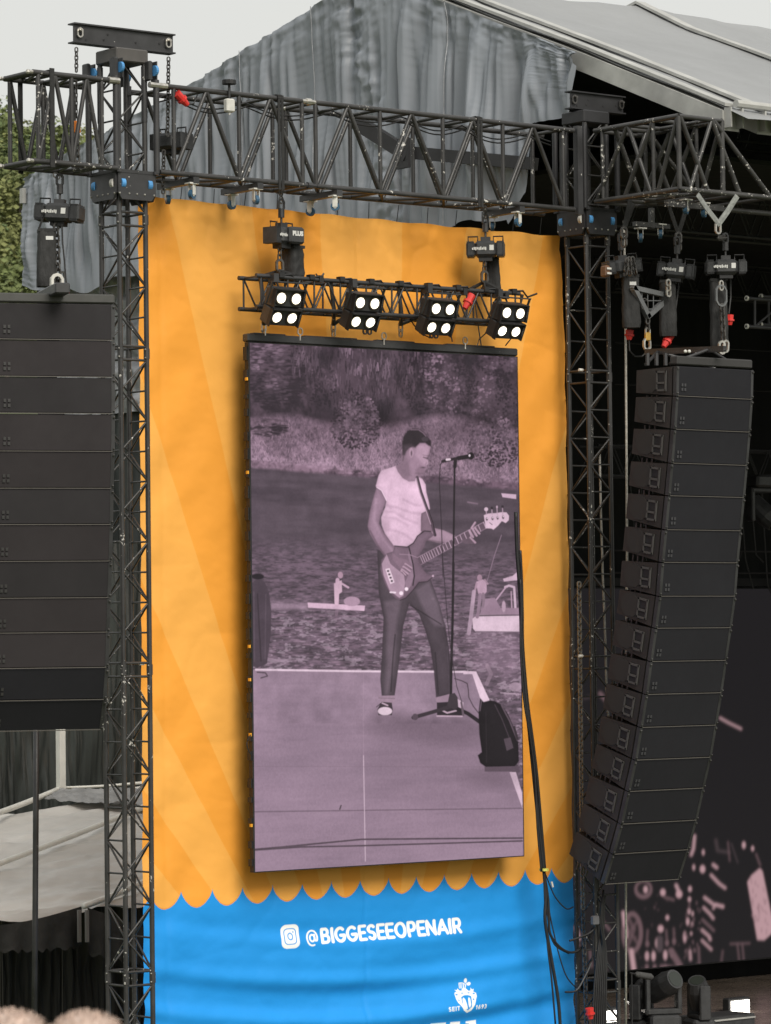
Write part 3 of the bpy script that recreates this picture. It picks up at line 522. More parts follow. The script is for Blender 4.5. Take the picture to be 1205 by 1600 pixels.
g=MB(); g.grid(lambda u,v:(lambda s,t:(hn.x*t+hr.x*s,hn.y*t+hr.y*s,hillz(s,t)))(-420+900*u,260+1100*v),60,60)
tag(g.build('hillside',hillm,smooth=True),kind='structure')
# ---- forest trees
leafs=[M('leaf green a',(.125,.155,.05),.8,var=(.12,.3)),M('leaf green b',(.085,.12,.042),.8,var=(.12,.3)),M('leaf green c',(.17,.185,.062),.8,var=(.12,.3))]
barkm=M('bark',(.08,.065,.05),.9,var=(2,.3))
def crown_mesh(seed,mat):
    r=random.Random(seed); b=MB(); lobes=[((r.uniform(-3.6,3.6),r.uniform(-3.6,3.6),r.uniform(6,15)),r.uniform(1.6,3.0)) for _ in range(19)]+[((0,0,11.),4.6),((0,0,7.),3.9),((0,0,15.5),2.6)]
    vs=[];fs=[]
    for (c,rad) in lobes:
        for k in range(int(46*rad)):
            d=Vector((r.gauss(0,1),r.gauss(0,1),r.gauss(0,1))).normalized(); p=Vector(c)+d*rad*r.uniform(.72,1.12)
            n=(d+Vector((r.gauss(0,.5),r.gauss(0,.5),r.gauss(.3,.5)))).normalized(); u,w,_=frame(n); s=r.uniform(.22,.5); i=len(vs)
            vs+=[p+u*s,p+w*s*.8,p-u*s,p-w*s*.8]; fs.append((i,i+1,i+2,i+3))
    b.add(vs,fs); me=bpy.data.meshes.new('crown'); me.from_pydata(b.v,[],b.f); me.materials.append(mat); return me
crowns=[crown_mesh(k,leafs[k%3]) for k in range(6)]
tb=MB(); tb.path([(0,0,-2),(.1,.05,4),(0,.1,9),(.15,0,14)],[.38,.3,.2,.06],7)
for a in range(5): tb.path([(0,0,5+a*1.5),(1.3*math.cos(a*2.2),1.3*math.sin(a*2.2),7+a*1.5),(2.6*math.cos(a*2.2),2.6*math.sin(a*2.2),8.4+a*1.5)],[.14,.09,.03],5)
trme=bpy.data.meshes.new('trunk'); trme.from_pydata(tb.v,[],tb.f); trme.materials.append(barkm)
tl=['deep green leafy tree in the wood on the hillside behind the stage','dark green rounded tree in the wood on the hillside behind the stage','yellow green tree in the wood on the hillside behind the stage']
k=0
for row in range(17):
    t=300+row*24
    for ci in range(15):
        s=-118+ci*7.6+(row%2)*5+random.uniform(-2.5,2.5); tt=t+random.uniform(-8,8); x=hn.x*tt+hr.x*s; y=hn.y*tt+hr.y*s; z=hillz(s,tt)
        u,v,d=proj((x,y,z+12))
        if u<-70 or u>330 or v>480 or v<60: continue
        ty=random.choice([0,1,1,2,3,4,5,0]); tr=thing('broadleaf_tree',(x,y,z),tl[ty%3],'tree','trees on the wooded hillside'); tr['label']=tl[ty%3].replace('in the wood on the hillside behind the stage',['low on the far hillside','half way up the far hillside','on the far ridge'][min(2,row//6)]+[' at the left edge',' near the outrigger truss',''][0 if u<60 else 1 if u<150 else 2])
        sc=random.uniform(.72,1.12); tr.scale=(sc,sc,sc*random.uniform(.85,1.1)); tr.rotation_euler.z=random.uniform(0,6.28)
        for nm,me in (('crown',crowns[ty]),('trunk',trme)):
            o=bpy.data.objects.new(nm,me); C.objects.link(o); o.parent=tr
        k+=1
# ================================================================ STAGE ROOF AND GABLE
XG=26.14
tarp=M('grey roof tarpaulin',(.235,.258,.292),.42,spec=.6,var=(1.6,.12),bump=(5,.25,.02),stretch=(1,1,.05))
tarpd=M('wrinkled grey tarpaulin',(.29,.30,.32),.38,spec=.6,var=(1.2,.25),bump=(4,.6,.06))
roofm=M('pale grey roof membrane',(.255,.262,.268),.5,var=(.5,.08),bump=(.8,.25,.08))
drape=M('black stage drape',(.010,.011,.011),.85,var=(1.5,.35),stretch=(1,1,.2))
drape2=M('dark green grey side wall',(.022,.026,.025),.6,var=(1.2,.4),stretch=(1,1,.2),bump=(2,.5,.05))
RL=[(40.75,12.76),(40.6,12.79),(38.6,13.17),(36.37,13.62),(33.53,14.27),(32.45,14.43),(31.54,13.98),(29.14,13.03),(27.06,12.17),(26.6,11.97)]
def roofz(y):
    for (a,za),(b,zb) in zip(RL,RL[1:]):
        if b<=y<=a: return za+(zb-za)*(a-y)/(a-b)
    return RL[-1][1]
zb_front=at(783,352,x=XG).z; zb_back=at(100,448,x=XG).z
pY=[at(907,90,x=XG).y,at(896,183,x=XG).y,at(840,193,x=XG).y,at(828,300,x=XG).y,at(800,352,x=XG).y]; pZ=[at(907,90,x=XG).z,at(896,183,x=XG).z,at(840,193,x=XG).z,at(828,300,x=XG).z,at(800,352,x=XG).z]
gy0=pY[0]; gy1=at(40,290,x=XG).y
def gbot(y):                      # lower edge of the gable sheet (torn up towards the front corner)
    if y<pY[1]: return pZ[0]-.1+(pZ[1]-pZ[0]+.1)*(y-gy0)/(pY[1]-gy0+1e-6)
    if y<pY[2]: return pZ[1]+(pZ[2]-pZ[1])*(y-pY[1])/(pY[2]-pY[1])
    if y<pY[3]: return pZ[2]+(pZ[3]-pZ[2])*(y-pY[2])/(pY[3]-pY[2])
    if y<pY[4]: return pZ[3]+(pZ[4]-pZ[3])*(y-pY[3])/(pY[4]-pY[3])
    return zb_front+(zb_back-zb_front)*(y-pY[4])/(gy1-pY[4])+.08*math.sin(y*1.9)+.05*math.sin(y*5.3)
pn=vnoise(900,60,75,1,31,1,.6)*.55+vnoise(900,60,170,2,36,1)*.45; pn2=vnoise(900,200,60,40,32,4,.6); pn3=vnoise(900,60,16,2,33,2)
def gab(u,v):
    y=gy0+(gy1-gy0)*u; zt=roofz(y)+(.05 if y>32.5 else .0); zb=gbot(y); z=zt+(zb-zt)*v; i=min(899,int(u*899)); j=min(59,int(v*59)); j2=min(199,int((v)*199))
    hang=min(1,v*4+.25); hang*=.25+.75*min(1,(1-v)*4+.0); dx=-(pn[j,i]-.5)*.34*hang-(pn3[j,i]-.5)*.10-.10
    wr=.8*math.exp(-((y-(33.2-.9*v))/.28)**2)+.5*max(0,.2-v)*5+.4*max(0,1-u*9)*max(0,.8-v)+max(0,(u-.95)*6)
    dx-=(pn2[j2,i]-.5)*.20*min(1.2,wr)
    dx-=.22*math.exp(-((y-30.7)/.16)**2)*min(1,v*2)      # the hidden mast pushing the sheet out
    return (XG+dx*.8,y,z)
b=MB(); b.grid(gab,520,90)
t=thing('gable_sheet',(XG,33,10),'large grey pleated tarpaulin closing the gable end of the stage roof','tarpaulin')
b.build('sheet',tarp,t,True)
b=MB()
for u in (.2,.42,.55,.78): b=MB(); b.path([Vector(gab(u,v))+Vector((-.03,0,0)) for v in np.linspace(0,.97,30)],.006,5); b.build('seam',tarpd,t)
# lower second sheet behind the left tower
b=MB(); n2=vnoise(240,80,40,12,41,4,.6)
y0,y1=34.5,gy1-.35; zl=at(100,655,x=XG+.4).z
b.grid(lambda u,v:(XG+.35+(n2[int(v*79),int(u*239)]-.5)*.35,y0+(y1-y0)*u,zb_back+.6+(zl-zb_back-.6)*v),160,50)
t2=b.build('side_sheet',tarpd,smooth=True); tag(t2,'light grey wrinkled sheet hanging below the gable tarpaulin behind the left tower','tarpaulin')
b=MB(); n2=vnoise(300,40,70,3,42,3,.6)
b.grid(lambda u,v:(XG+.55+(n2[int(v*39),int(u*299)]-.5)*.4,30.3+10.5*u,zl+.5+(0.05-zl-.5)*v),200,20)
tag(b.build('side_drape',drape2,smooth=True),'dark grey green drape hanging down the left side of the stage','drape')
# struts poking through the gable sheet
t=thing('roof_strut',at(640,240,x=XG-.4),'black steel strut with hinge plate in front of the gable tarpaulin','strut')
b=MB(); p,q=at(556,190,x=XG-.75),at(640,243,x=XG-.5); b.box((p+q)/2,((q-p).length,.16,.16),(lambda a:(a,*frame(a)[:2]))((q-p).normalized())); b.build('diagonal_strut',blkd,t)
b=MB(); p,q=at(636,238,x=XG-.45),at(835,256,x=XG-.15); b.box((p+q)/2,((q-p).length,.14,.14),(lambda a:(a,*frame(a)[:2]))((q-p).normalized())); b.build('horizontal_strut',blkd,t)
b=MB(); b.box(at(630,240,x=XG-.55),(.05,.24,.34)); b.build('hinge_plate',blkd,t)
# roof
t=thing('stage_roof',(XG,32.5,11),'pale grey membrane saddle roof over the stage with aluminium edge beams','roof')
XR=XG+17
def rp(y,x,up=0): return (x,y,roofz(y)+up)
fy=[26.6,27.6,28.6,29.6,30.6,31.5,32.1,32.45]; by=[32.45,33.5,35,37,39,40.75]
rafx=[XG+.14,at(1190,168,y=27.0).x,at(1005,25,y=32.4).x]; rafx+= [rafx[2]+4.1,rafx[2]+8.2]
for ys,nm in ((fy,'front_membrane'),(by,'rear_membrane')):
    b=MB(); bays=[XG+.05]+rafx[1:]+[XR]
    for xa,xb in zip(bays,bays[1:]):
        nn=14 if xb-xa>1.5 else 4
        b.grid(lambda u,v:(lambda y,x:(x,y,roofz(y)+.03-.06*math.sin(math.pi*u)*(1 if xb-xa>1.5 else .1)+.01*math.sin(x*7+y*3)))(ys[0]+(ys[-1]-ys[0])*v,xa+(xb-xa)*u),nn,24)
    b.build(nm,roofm,t,True)
for i,xr in enumerate(rafx):
    b=MB(); w=.12
    for (ya,yb2) in ((26.95,29.14),(29.14,31.54),(31.54,32.45),(32.45,36.37),(36.37,39.9)):
        za,zc2=roofz(ya),roofz(yb2); h=.21; o=-.02
        for (dz0,dz1,ww) in ((-h,.0,w*(1 if i<2 else 1)),(0.05,.085,.08)):
            vs=[(xr-ww,ya,za+dz0),(xr+ww,ya,za+dz0),(xr+ww,ya,za+dz1),(xr-ww,ya,za+dz1),(xr-ww,yb2,zc2+dz0),(xr+ww,yb2,zc2+dz0),(xr+ww,yb2,zc2+dz1),(xr-ww,yb2,zc2+dz1)]
            if not (i>=2 and dz0<0 and False): b.add(vs,[(3,2,1,0),(4,5,6,7),(0,1,5,4),(1,2,6,5),(2,3,7,6),(3,0,4,7)])
    b.build('rafter',alu,t)
    for s in (-1,1):
        b=MB(); b.box((xr+s*.085,26.9,roofz(27)-.10),(.02,.10,.21)); b.build('rafter_flange',alu,t)
b=MB(); b.tube((rafx[0],26.87,roofz(27)+.05),(XR,26.87,roofz(27)+.05),.045,8); b.build('eave_tube',alu,t)
b=MB(); b.box(at(36,306,x=XG-.1),(.06,.07,.2)); b.build('gutter_end',alu,t)
# drapes and floor that close the stage box; far side unseen, added against sky light
for nm,c,s,lb in (('rear_drape',((XG+XR)/2,YL+.9,6.42),(XR-XG,.06,12.84),'black drape closing the back of the stage'),('added_far_drape',(XR,33.5,6),(.06,12.6,12),'added black drape keeping sky light out at the far side of the stage')):
    b=MB(); b.box(c,s); tag(b.build(nm,drape),lb,'drape')
b=MB(); b.box(((XG+XR)/2+.6,34.65,12.9-.85),(XR-XG-1.4,10.8,.05)); tag(b.build('ceiling_drape',drape),'black lining hanging under the stage roof','drape')
zD=at(1120,1545,y=YL-.6).z
deckm=M('brown black stage deck',(.13,.105,.085),.28,var=(1.6,.35),bump=(7,.15))
b=MB(); b.box(((XG+XR)/2+.5,33.2,zD-.1),(XR-XG-.6,13,.2)); tag(b.build('stage_deck',deckm),kind='structure')
b=MB(); b.box(((XG+XR)/2+.5,26.72,zD/2-.12),(XR-XG-.6,.05,zD-.24)); tag(b.build('stage_skirt',drape),'black skirt below the front edge of the stage','drape')
# rear LED wall
b=MB(); b.add([(lx0,YL,lz0),(lx0+7,YL,lz0),(lx0+7,YL,lz1),(lx0,YL,lz1)],[(0,1,2,3)])
t=thing('rear_video_wall',(lx0+3.5,YL,lz0),'large dark video wall at the back of the stage showing a close up of pale hands and cymbals','screen')
o=b.build('picture_face',picmat('rear screen picture',lp.image('rear_screen_picture'),emit=.78,rough=.8),t); setuv(o,lp)
b=MB(); b.box((lx0+3.5,YL+.08,(lz0+lz1)/2),(7.04,.14,lz1-lz0+.04)); b.build('cabinet_frame',rub,t)
b=MB(); b.box((lx0+3.5,YL+.02,lz1+.1),(7.04,.1,.12)); b.build('top_rail',blkd,t)
# ================================================================ TRUSS KIT
def box_truss(t,ax,a0,a1,c0,c1,z0,z1,nodes,rc,rb,mat,ends=(1,1),top=True):
    """four chords along axis ax between a0..a1; nodes are the bottom panel points of the front face"""
    P=(lambda a,c,z:Vector((a,c,z))) if ax=='x' else (lambda a,c,z:Vector((c,a,z)))
    for c in (c0,c1):
        for z in (z0,z1): member('chord',P(a0,c,z),P(a1,c,z),rc,mat,t,10)
    for k,(a,b2) in enumerate(zip(nodes,nodes[1:])):
        m=(a+b2)/2
        member('diagonal',P(a,c0,z0),P(m,c0,z1),rb,mat,t); member('diagonal',P(m,c0,z1),P(b2,c0,z0),rb,mat,t)
        member('diagonal',P(a,c1,z1),P(m,c1,z0),rb,mat,t); member('diagonal',P(m,c1,z0),P(b2,c1,z1),rb,mat,t)
        member('rung',P(m,c0,z1),P(m,c1,z1),rb*.8,mat,t,6); member('rung',P(a,c0,z0),P(m,c1,z0),rb*.8,mat,t,6); member('rung',P(m,c1,z0),P(b2,c0,z0),rb*.8,mat,t,6)
        if top: member('rung',P(a,c0,z1),P(m,c1,z1),rb*.7,mat,t,6)
    for k,a in enumerate(nodes):
        if (k==0 and not ends[0]) or (k==len(nodes)-1 and not ends[1]): continue
        for c in (c0,c1): member('post',P(a,c,z0),P(a,c,z1),rb,mat,t)
        for z in (z0,z1): member('rung',P(a,c0,z),P(a,c1,z),rb*.9,mat,t,6)
def tower(t,x,y,w,joints,mat,hface,r=.0245,rb=.0105):
    C4=[Vector((x,y,0)),Vector((x+w,y,0)),Vector((x+w,y+w,0)),Vector((x,y+w,0))]
    for c in C4: member('leg',c+Vector((0,0,joints[0])),c+Vector((0,0,joints[-1])),r,mat,t,10)
    step=w*1.0
    for k,(z0,z1) in enumerate(zip(joints,joints[1:])):
        lo,hi=z0+.065,z1-.065; n=max(2,int(round((hi-lo)/step))); s=(hi-lo)/n
        for f in range(4):
            A,B=C4[f],C4[(f+1)%4]
            for i in range(n):
                za,zb=lo+i*s,lo+(i+1)*s; p,q=(A,B) if (i+f)%2 else (B,A)
                member('brace',p+Vector((0,0,za)),q+Vector((0,0,zb)),rb,mat,t,6)
                if f in hface and i>0: member('brace',A+Vector((0,0,za)),B+Vector((0,0,za)),rb*.9,mat,t,6)
            member('ring_bar',A+Vector((0,0,lo)),B+Vector((0,0,lo)),rb*1.2,mat,t,6)
            if f in (0,3): member('ring_bar',A+Vector((0,0,hi)),B+Vector((0,0,hi)),rb*1.2,mat,t,6)
    b=MB()
    for z in joints[1:-1]:
        for c in C4: b.tube(c+Vector((0,0,z-.05)),c+Vector((0,0,z+.05)),r*1.25,8); 
    b.build('leg_coupler',mat,t)
    b=MB()
    for z in joints[1:-1]:
        for c in C4[:2]+C4[3:]: 
            for dz in (-.04,.04): b.ball(c+Vector((-.028,-.018,z+dz)),.009,6,4)
    b.build('coupler_bolt',zinc,t)
T1=at(192.3,985,y=YF); T2=at(924.6,985,y=YF); TW=.305
zj=lambda T,v,u:at(u,v,y=YF).z
# joints listed from the photograph, plus the hidden foot
j1=[.05,zj(T1,1531,192),zj(T1,1047,192),zj(T1,551,192),zj(T1,341,192),12.25]
j2=[.05,zj(T2,1543,925),zj(T2,1035,925),zj(T2,588,925),zj(T2,375,925),12.2]
t1=thing('lattice_tower',(T1.x+TW/2,T1.y+TW/2,0),'black lattice truss tower left of the orange banner','truss tower','lattice towers')
tower(t1,T1.x,T1.y,TW,j1,blk2,(3,1))
t2=thing('lattice_tower',(T2.x+TW/2,T2.y+TW/2,0),'black lattice truss tower right of the orange banner, beside the full curved speaker array','truss tower','lattice towers')
tower(t2,T2.x,T2.y,TW,j2,blk2,(0,2))
for t_,T_ in ((t1,T1),(t2,T2)):
    b=MB(); b.bbox((T_.x+TW/2,T_.y+TW/2,.03),(.8,.8,.06)); b.build('base_plate',blk,t_)
# ---- sleeve blocks with blue rollers
def sleeve(T,label,full=True):
    blk=MATS['black powder coat'] if T is T1 else blkd  # right sleeve takes a darker steel to paint in the roof's shade
    cx,cy=T.x+TW/2,T.y+TW/2; h=.27; zc=at(191,288,y=YF-.1).z if T is T1 else at(925,345,y=YF-.1).z; s=.47
    t=thing('sleeve_block',(cx,cy,zc),label,'sleeve block','roller sleeve blocks')
    for i,(dx,dy,nx,ny) in enumerate(((0,-1,1,0),(-1,0,0,1),(0,1,1,0),(1,0,0,1))):
        b=MB(); X=Vector((nx,ny,0)); Nn=Vector((dx,dy,0)); c=Vector((cx,cy,zc))+Nn*(s/2)
        n_=MB.prism; W=s/2-.02; hh=h/2
        b.prism([(-W,-hh*.55),(-W*.8,-hh),(W*.8,-hh),(W,-hh*.55),(W,hh),(-W,hh)],lambda a,z:c+X*a+Vector((0,0,z)),Nn*-.02)
        pl=b.build('side_plate',blk,t)
        b=MB(); b.box(c+Vector((0,0,hh))-Nn*.02,(abs(nx)*s+.05,abs(ny)*s+.05,.03)); b.build('top_flange',blk,t)
        if i<2:
            for a,m in ((-.155,blue if i==0 else whitep),(.155,blue)):
                b=MB(); q=c+X*a+Vector((0,0,.02))-Nn*.035; b.tube(q-X*.022,q+X*.022,.054,18); b.build('roller',m,t,False)
                b=MB(); b.tube(q-X*.024,q+X*.024,.02,8); b.build('roller_hub',zinc,t)
            b=MB(); 
            for a in (-.2,-.09,0,.09,.2): b.ball(c+X*a+Vector((0,0,-.08)),.011,6,4)
            b.build('bolt',zinc,t)
    # upper frame of the sleeve carrying posts up to the chords
    for sx in (-1,1):
        for sy in (-1,1):
            p=Vector((cx+sx*s/2,cy+sy*s/2,zc+h/2)); member('sleeve_post',p,p+Vector((0,0,at(600,172,y=YF).z-zc-.1)),.03,blk,t,10)
    zt=at(600,172,y=YF).z+.0
    for sx in (() if T is T2 else (-1,1)):
        for k in (0,1):
            p=Vector((cx+sx*.2,cy-s/2 if k==0 else cy+s/2,zt+.12)); b=MB(); b.bbox(p+Vector((-.035,.03,0)),(.045,.10,.19)); b.bbox(p+Vector((.035,.03,0)),(.012,.10,.19)); rr=b.build('wheel_bracket',blk,t); b=MB(); b.tube(p+Vector((-.005,-.02,.0)),p+Vector((.022,-.02,0)),.052,16); b.build('roller',blue,t)
    return t
sleeve(T1,'black roller sleeve block with blue wheels round the top of the left tower')
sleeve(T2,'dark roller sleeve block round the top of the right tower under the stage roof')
# ---- tower heads
def head(T,zb0,label,lab2,ubeam):
    blk=MATS['black powder coat'] if T is T1 else blkd; zinc=MATS['zinc plated steel'] if T is T1 else chn  # right tower head in darker metals, roof shade put into the colour
    cx,cy=T.x+TW/2,T.y+TW/2
    t=t1 if T is T1 else t2
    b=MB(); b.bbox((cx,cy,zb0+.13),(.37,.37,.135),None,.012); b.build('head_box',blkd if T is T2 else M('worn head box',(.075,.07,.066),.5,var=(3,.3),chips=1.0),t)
    for sx in (-1,1):
        for sy in (-1,1): member('head_post',(cx+sx*TW/2,cy+sy*TW/2,zb0-.5),(cx+sx*TW/2,cy+sy*TW/2,zb0+.04),.03,blk,t,8)
    L0,L1=ubeam; zb=zb0+.22
    t=thing('top_beam',((L0+L1)/2,cy,zb),lab2,'steel beam','beams on the tower heads')
    hh=.185; b=MB(); b.box(((L0+L1)/2,cy-.02,zb+hh/2),(L1-L0,.014,hh)); b.build('web',blk,t)
    for z,nm in ((zb+.006,'lower_flange'),(zb+hh,'upper_flange')):
        b=MB(); b.box(((L0+L1)/2,cy,z),(L1-L0+.02,.12,.014)); b.build(nm,blk,t)
    b=MB()
    for a in (.12,.3,.34,.62,.86): b.tube((L0+(L1-L0)*a,cy-.031,zb+.08+.04*math.sin(a*40)),(L0+(L1-L0)*a,cy-.027,zb+.08+.04*math.sin(a*40)),.012,8)
    b.build('bolt_hole',rub,t)
    for a in (.05,.94):
        b=MB(); x=L0+(L1-L0)*a; b.link((x,cy-.05,zb+.10),(0,0,1),(1,0,0),.085,.055,.010); b.tube((x,cy-.09,zb+.12),(x,cy+.02,zb+.12),.014,6); b.build('shackle',zinc,t)
    return zb
zb1=at(190,104,y=YF+.02).z-.02
bl0,bl1=at(115,60,y=YF+.13).x,at(270,75,y=YF+.13).x
head(T1,zb1,'square worn steel head box on top of the left tower','black I beam lying across the head of the left tower against the sky',(bl0,bl1))
zb2=at(925,203,y=YF+.05).z
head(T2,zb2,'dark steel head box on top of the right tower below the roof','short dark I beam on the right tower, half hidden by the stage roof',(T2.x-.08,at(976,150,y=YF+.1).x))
# ---- main horizontal truss (front chords at YT0)
YT0=YF-.09; YT1=YF+.40
zt=at(600,172,y=YT0).z; zbm=at(600,300.5,y=YT0).z
xx=lambda u:at(u,290,y=YT0).x
t=thing('header_truss',(xx(560),YF+.15,zbm),'long black box truss spanning above the orange banner between the towers','truss')
mainn=[xx(272.5),xx(374.5),xx(473)]
box_truss(t,'x',xx(250),xx(473),YT0,YT1,zbm,zt,mainn,.027,.022,blk2)
main2=[xx(494),xx(594.7),xx(692.9),xx(786.5),xx(880.5)]
box_truss(t,'x',xx(494),xx(897),YT0,YT1,zbm,zt,main2,.027,.022,blk2)
for c in (YT0,YT1):
    for z in (zbm,zt):
        b=MB(); b.tube((xx(470),c,z),(xx(497),c,z),.023,8); b.tube((xx(480),c,z),(xx(487),c,z),.036,8); b.build('connector',zinc if z==zt else blk,t)
b=MB(); b.box((xx(903),YT0-.01,(zt+zbm)/2),(.07,.07,zt-zbm+.1)); b.build('end_post',blk,t)
b=MB(); b.box((xx(886),YT0+.06,(zt+zbm)/2),(.05,.05,zt-zbm)); b.build('end_post',blk,t)
b=MB(); b.tube((xx(235),YT0,zt+.0),(xx(262),YT0,zt),.03,8); b.tube((xx(170),YT0-.01,zt),(xx(186),YT0-.01,zt),.034,10); b.build('connector',zinc,t)
# cables lying on the truss
b=MB(); 
for z in (zt-.03,zt-.07):
    pts=[]
    for i in range(60): u=i/59; pts.append((xx(262)+(xx(880)-xx(262))*u,YT0+.15+.1*math.sin(u*9),z-.10*abs(math.sin(u*math.pi*5.5+z))))
    b.path(pts,.008,5)
b.build('cable',rub,t)
# castors on dolly bars below the truss
def castor(parent,p,m=blue,r=.046,yaw=0):
    p=Vector(p); X=Vector((math.cos(yaw),math.sin(yaw),0)); Yv=Vector((-X.y,X.x,0))
    b=MB(); b.box(p+Vector((0,0,.105)),(.11,.09,.014)); 
    for s in (-1,1): b.box(p+Yv*s*.026+Vector((0,0,.05)),(.05,.006,.11),(X,Yv,Vector((0,0,1))))
    c=b.build('castor',whitep if m is blue else zinc,parent)
    b=MB(); b.tube(p-Yv*.018,p+Yv*.018,r,16); w=b.build('wheel',M('castor tyre',(.03,.09,.16),.5) if m is blue else m,c); b=MB(); b.tube(p-Yv*.022,p+Yv*.022,r*.45,10); b.build('wheel_hub',whitep,c)
for k,(ua,ub) in enumerate(((278,330),(378,430),(503,552),(785,840))):
    xa,xb=xx(ua+3),xx(ub-8); x=(xa+xb)/2
    b=MB(); b.box((x,YF+.16,zbm-.055),(.07,.62,.06)); b.build('dolly_bar',blk,t)
    castor(t,(x-.02,YF-.10,zbm-.19),blue,yaw=.4+k); castor(t,(x+.02,YF+.36,zbm-.19),blue,yaw=1.2+k*2)
# sling wraps round the header truss where the screen hoists hang
for u in (437,748):
    b=MB(); x=xx(u)
    for dx in (-.02,.02): b.box((x+dx,YT0-.03,(zt+zbm)/2-.02),(.03,.01,zt-zbm+.1)); 
    b.box((x,(YT0+YT1)/2,zt+.035),(.07,.5,.012)); b.tube((x-.035,YT0,zt),(x+.035,YT0,zt),.038,10); b.build('sling_wrap',slingd,t)
# ---- left outrigger
t=thing('outrigger_truss',(xx(110),YF+.15,zbm),'black truss outrigger jutting left from the left tower above the cropped array','truss','outrigger trusses')
xe=at(51,118,y=YT0).x
on=[xe+.06,xx(113),xx(160)]
box_truss(t,'x',xe,xx(183),YT0,YT1,zbm,zt,on,.027,.022,blk2)
for c in (YT0,YT1):
    for z in (zbm,zt):
        b=MB(); b.tube((xe-.045,c,z),(xe+.03,c,z),.02,8); b.ball((xe-.05,c,z),.024,8,5); b.build('spigot',zinc,t)
for z in (zbm,zt): member('end_bar',(xe,YT0,z),(xe,YT1,z),.024,blk2,t)
b=MB(); x=xx(80)
for yy in (YT0-.03,YT1+.03): b.box((x,yy,(zt+zbm)/2),(.05,.012,zt-zbm+.1))
b.box((x,(YT0+YT1)/2,zt+.03),(.06,.52,.012)); b.build('sling_wrap',slingd,t)
# ---- right outrigger: comes toward the camera from the right tower and turns along the stage front
zr1=at(1064,180.5,x=T2.x).z; zr0=at(1060.6,295.3,x=T2.x).z; ya=at(931,316,x=T2.x).y; yc=at(1062,295,x=T2.x).y
t=thing('outrigger_truss',(T2.x+.3,yc+.6,zr0),'chipped dark truss outrigger in front of the right tower under the roof edge','truss','outrigger trusses')
blk3=M('chipped dark truss tube',(.042,.041,.04),.4,var=(4,.35),chips=.935)  # real chips plus extra pale flecks standing in for highlights
X0=T2.x; XW=.62
def ylerp(u): return at(u,300,x=X0).y
nodes=[ylerp(932),ylerp(974),ylerp(1024),yc]
for xq in (X0,X0+XW):
    for z in (zr0,zr1): member('chord',(xq,ya,z),(xq,yc,z),.029,blk3,t,10)
def dg(a,bz,c,dz,xq,r=.023): member('diagonal',(xq,a,bz),(xq,c,dz),r,blk3,t)
Yp=lambda u,v:at(u,v,x=X0).y
for xq in (X0,X0+XW):
    dg(Yp(932,316),zr0,Yp(981,197),zr1,xq); dg(Yp(981,197),zr1,Yp(1018,303),zr0,xq); dg(Yp(976,308),zr0,Yp(1021,190),zr1,xq); dg(Yp(1028,300),zr0,Yp(1059,182),zr1,xq)
    member('post',(xq,Yp(941,205),zr0),(xq,Yp(941,205),zr1),.02,blk3,t); member('post',(xq,Yp(1022,300),zr0),(xq,Yp(1022,300),zr1),.02,blk3,t); member('post',(xq,yc,zr0),(xq,yc,zr1),.026,blk3,t)
for yy in (ya,Yp(981,300),Yp(1024,300),yc):
    for z in (zr0,zr1): member('rung',(X0,yy,z),(X0+XW,yy,z),.022,blk3,t,6)
for (a,b2) in ((ya,Yp(981,300)),(Yp(981,300),yc)): member('rung',(X0,a,zr0),(X0+XW,b2,zr0),.02,blk3,t,6)
XE=at(1230,312,y=yc).x; XB=at(1112,186,y=yc).x
for yy in (yc,yc+1.0):
    member('chord',(X0,yy,zr0),(XE+1.5,yy,zr0),.029,blk3,t,10); member('chord',(X0,yy,zr1),(XB,yy,zr1),.026,blk3,t,10)
    q=lambda u:at(u,300,y=yc).x
    member('diagonal',(X0+.02,yy,zr1),(q(1106),yy,zr0),.026,blk3,t); member('diagonal',(XB,yy,zr1),(q(1156),yy,zr0),.026,blk3,t); member('diagonal',(XB+.02,yy,zr1),(q(1204),yy,zr0),.026,blk3,t)
    member('diagonal',(XB,yy,zr1),(q(1078),yy,zr0),.022,blk3,t)
for x in (q(1106),q(1156),q(1204)): member('rung',(x,yc,zr0),(x,yc+1.0,zr0),.02,blk3,t,6)
member('rung',(XB,yc,zr1),(XB,yc+1.0,zr1),.02,blk3,t,6)
for (u,v) in ((1072,328),(1100,333)): castor(t,at(u,v,y=yc+.35),blue,yaw=.5)
b=MB(); b.box(at(1018,352,y=YF+.1),(.5,.06,.05)); b.box(at(1018,341,y=YF+.1),(.05,.05,.22)); b.build('dolly_bar',blk3,t)
for (u,v) in ((1001,372),(1032,366)): castor(t,at(u,v,y=YF+.1),blue,yaw=.9,r=.05)
b=MB(); b.box(at(1085,322,y=yc+.35)+Vector((0,0,.0)),(.8,.06,.06)); b.build('dolly_bar',blk3,t)
# pale webbing sling in a V below the outrigger
t=thing('webbing_sling',at(1122,350,y=yc+.05),'grey webbing sling hanging in a V under the outrigger truss','sling')
for a,b2 in (((1090,304),(1124,351)),((1152,306),(1122,351))):
    b=MB(); p,q2=at(*a,y=yc-.04),at(*b2,y=yc+.0); b.path([p,(p+q2)/2+Vector((0,0,-.01)),q2],.035,6,.25); b.build('strap',sling,t)
b=MB(); b.link(at(1122,356,y=yc),(0,0,1),(1,0,0),.12,.07,.013); b.build('shackle',zinc,t)
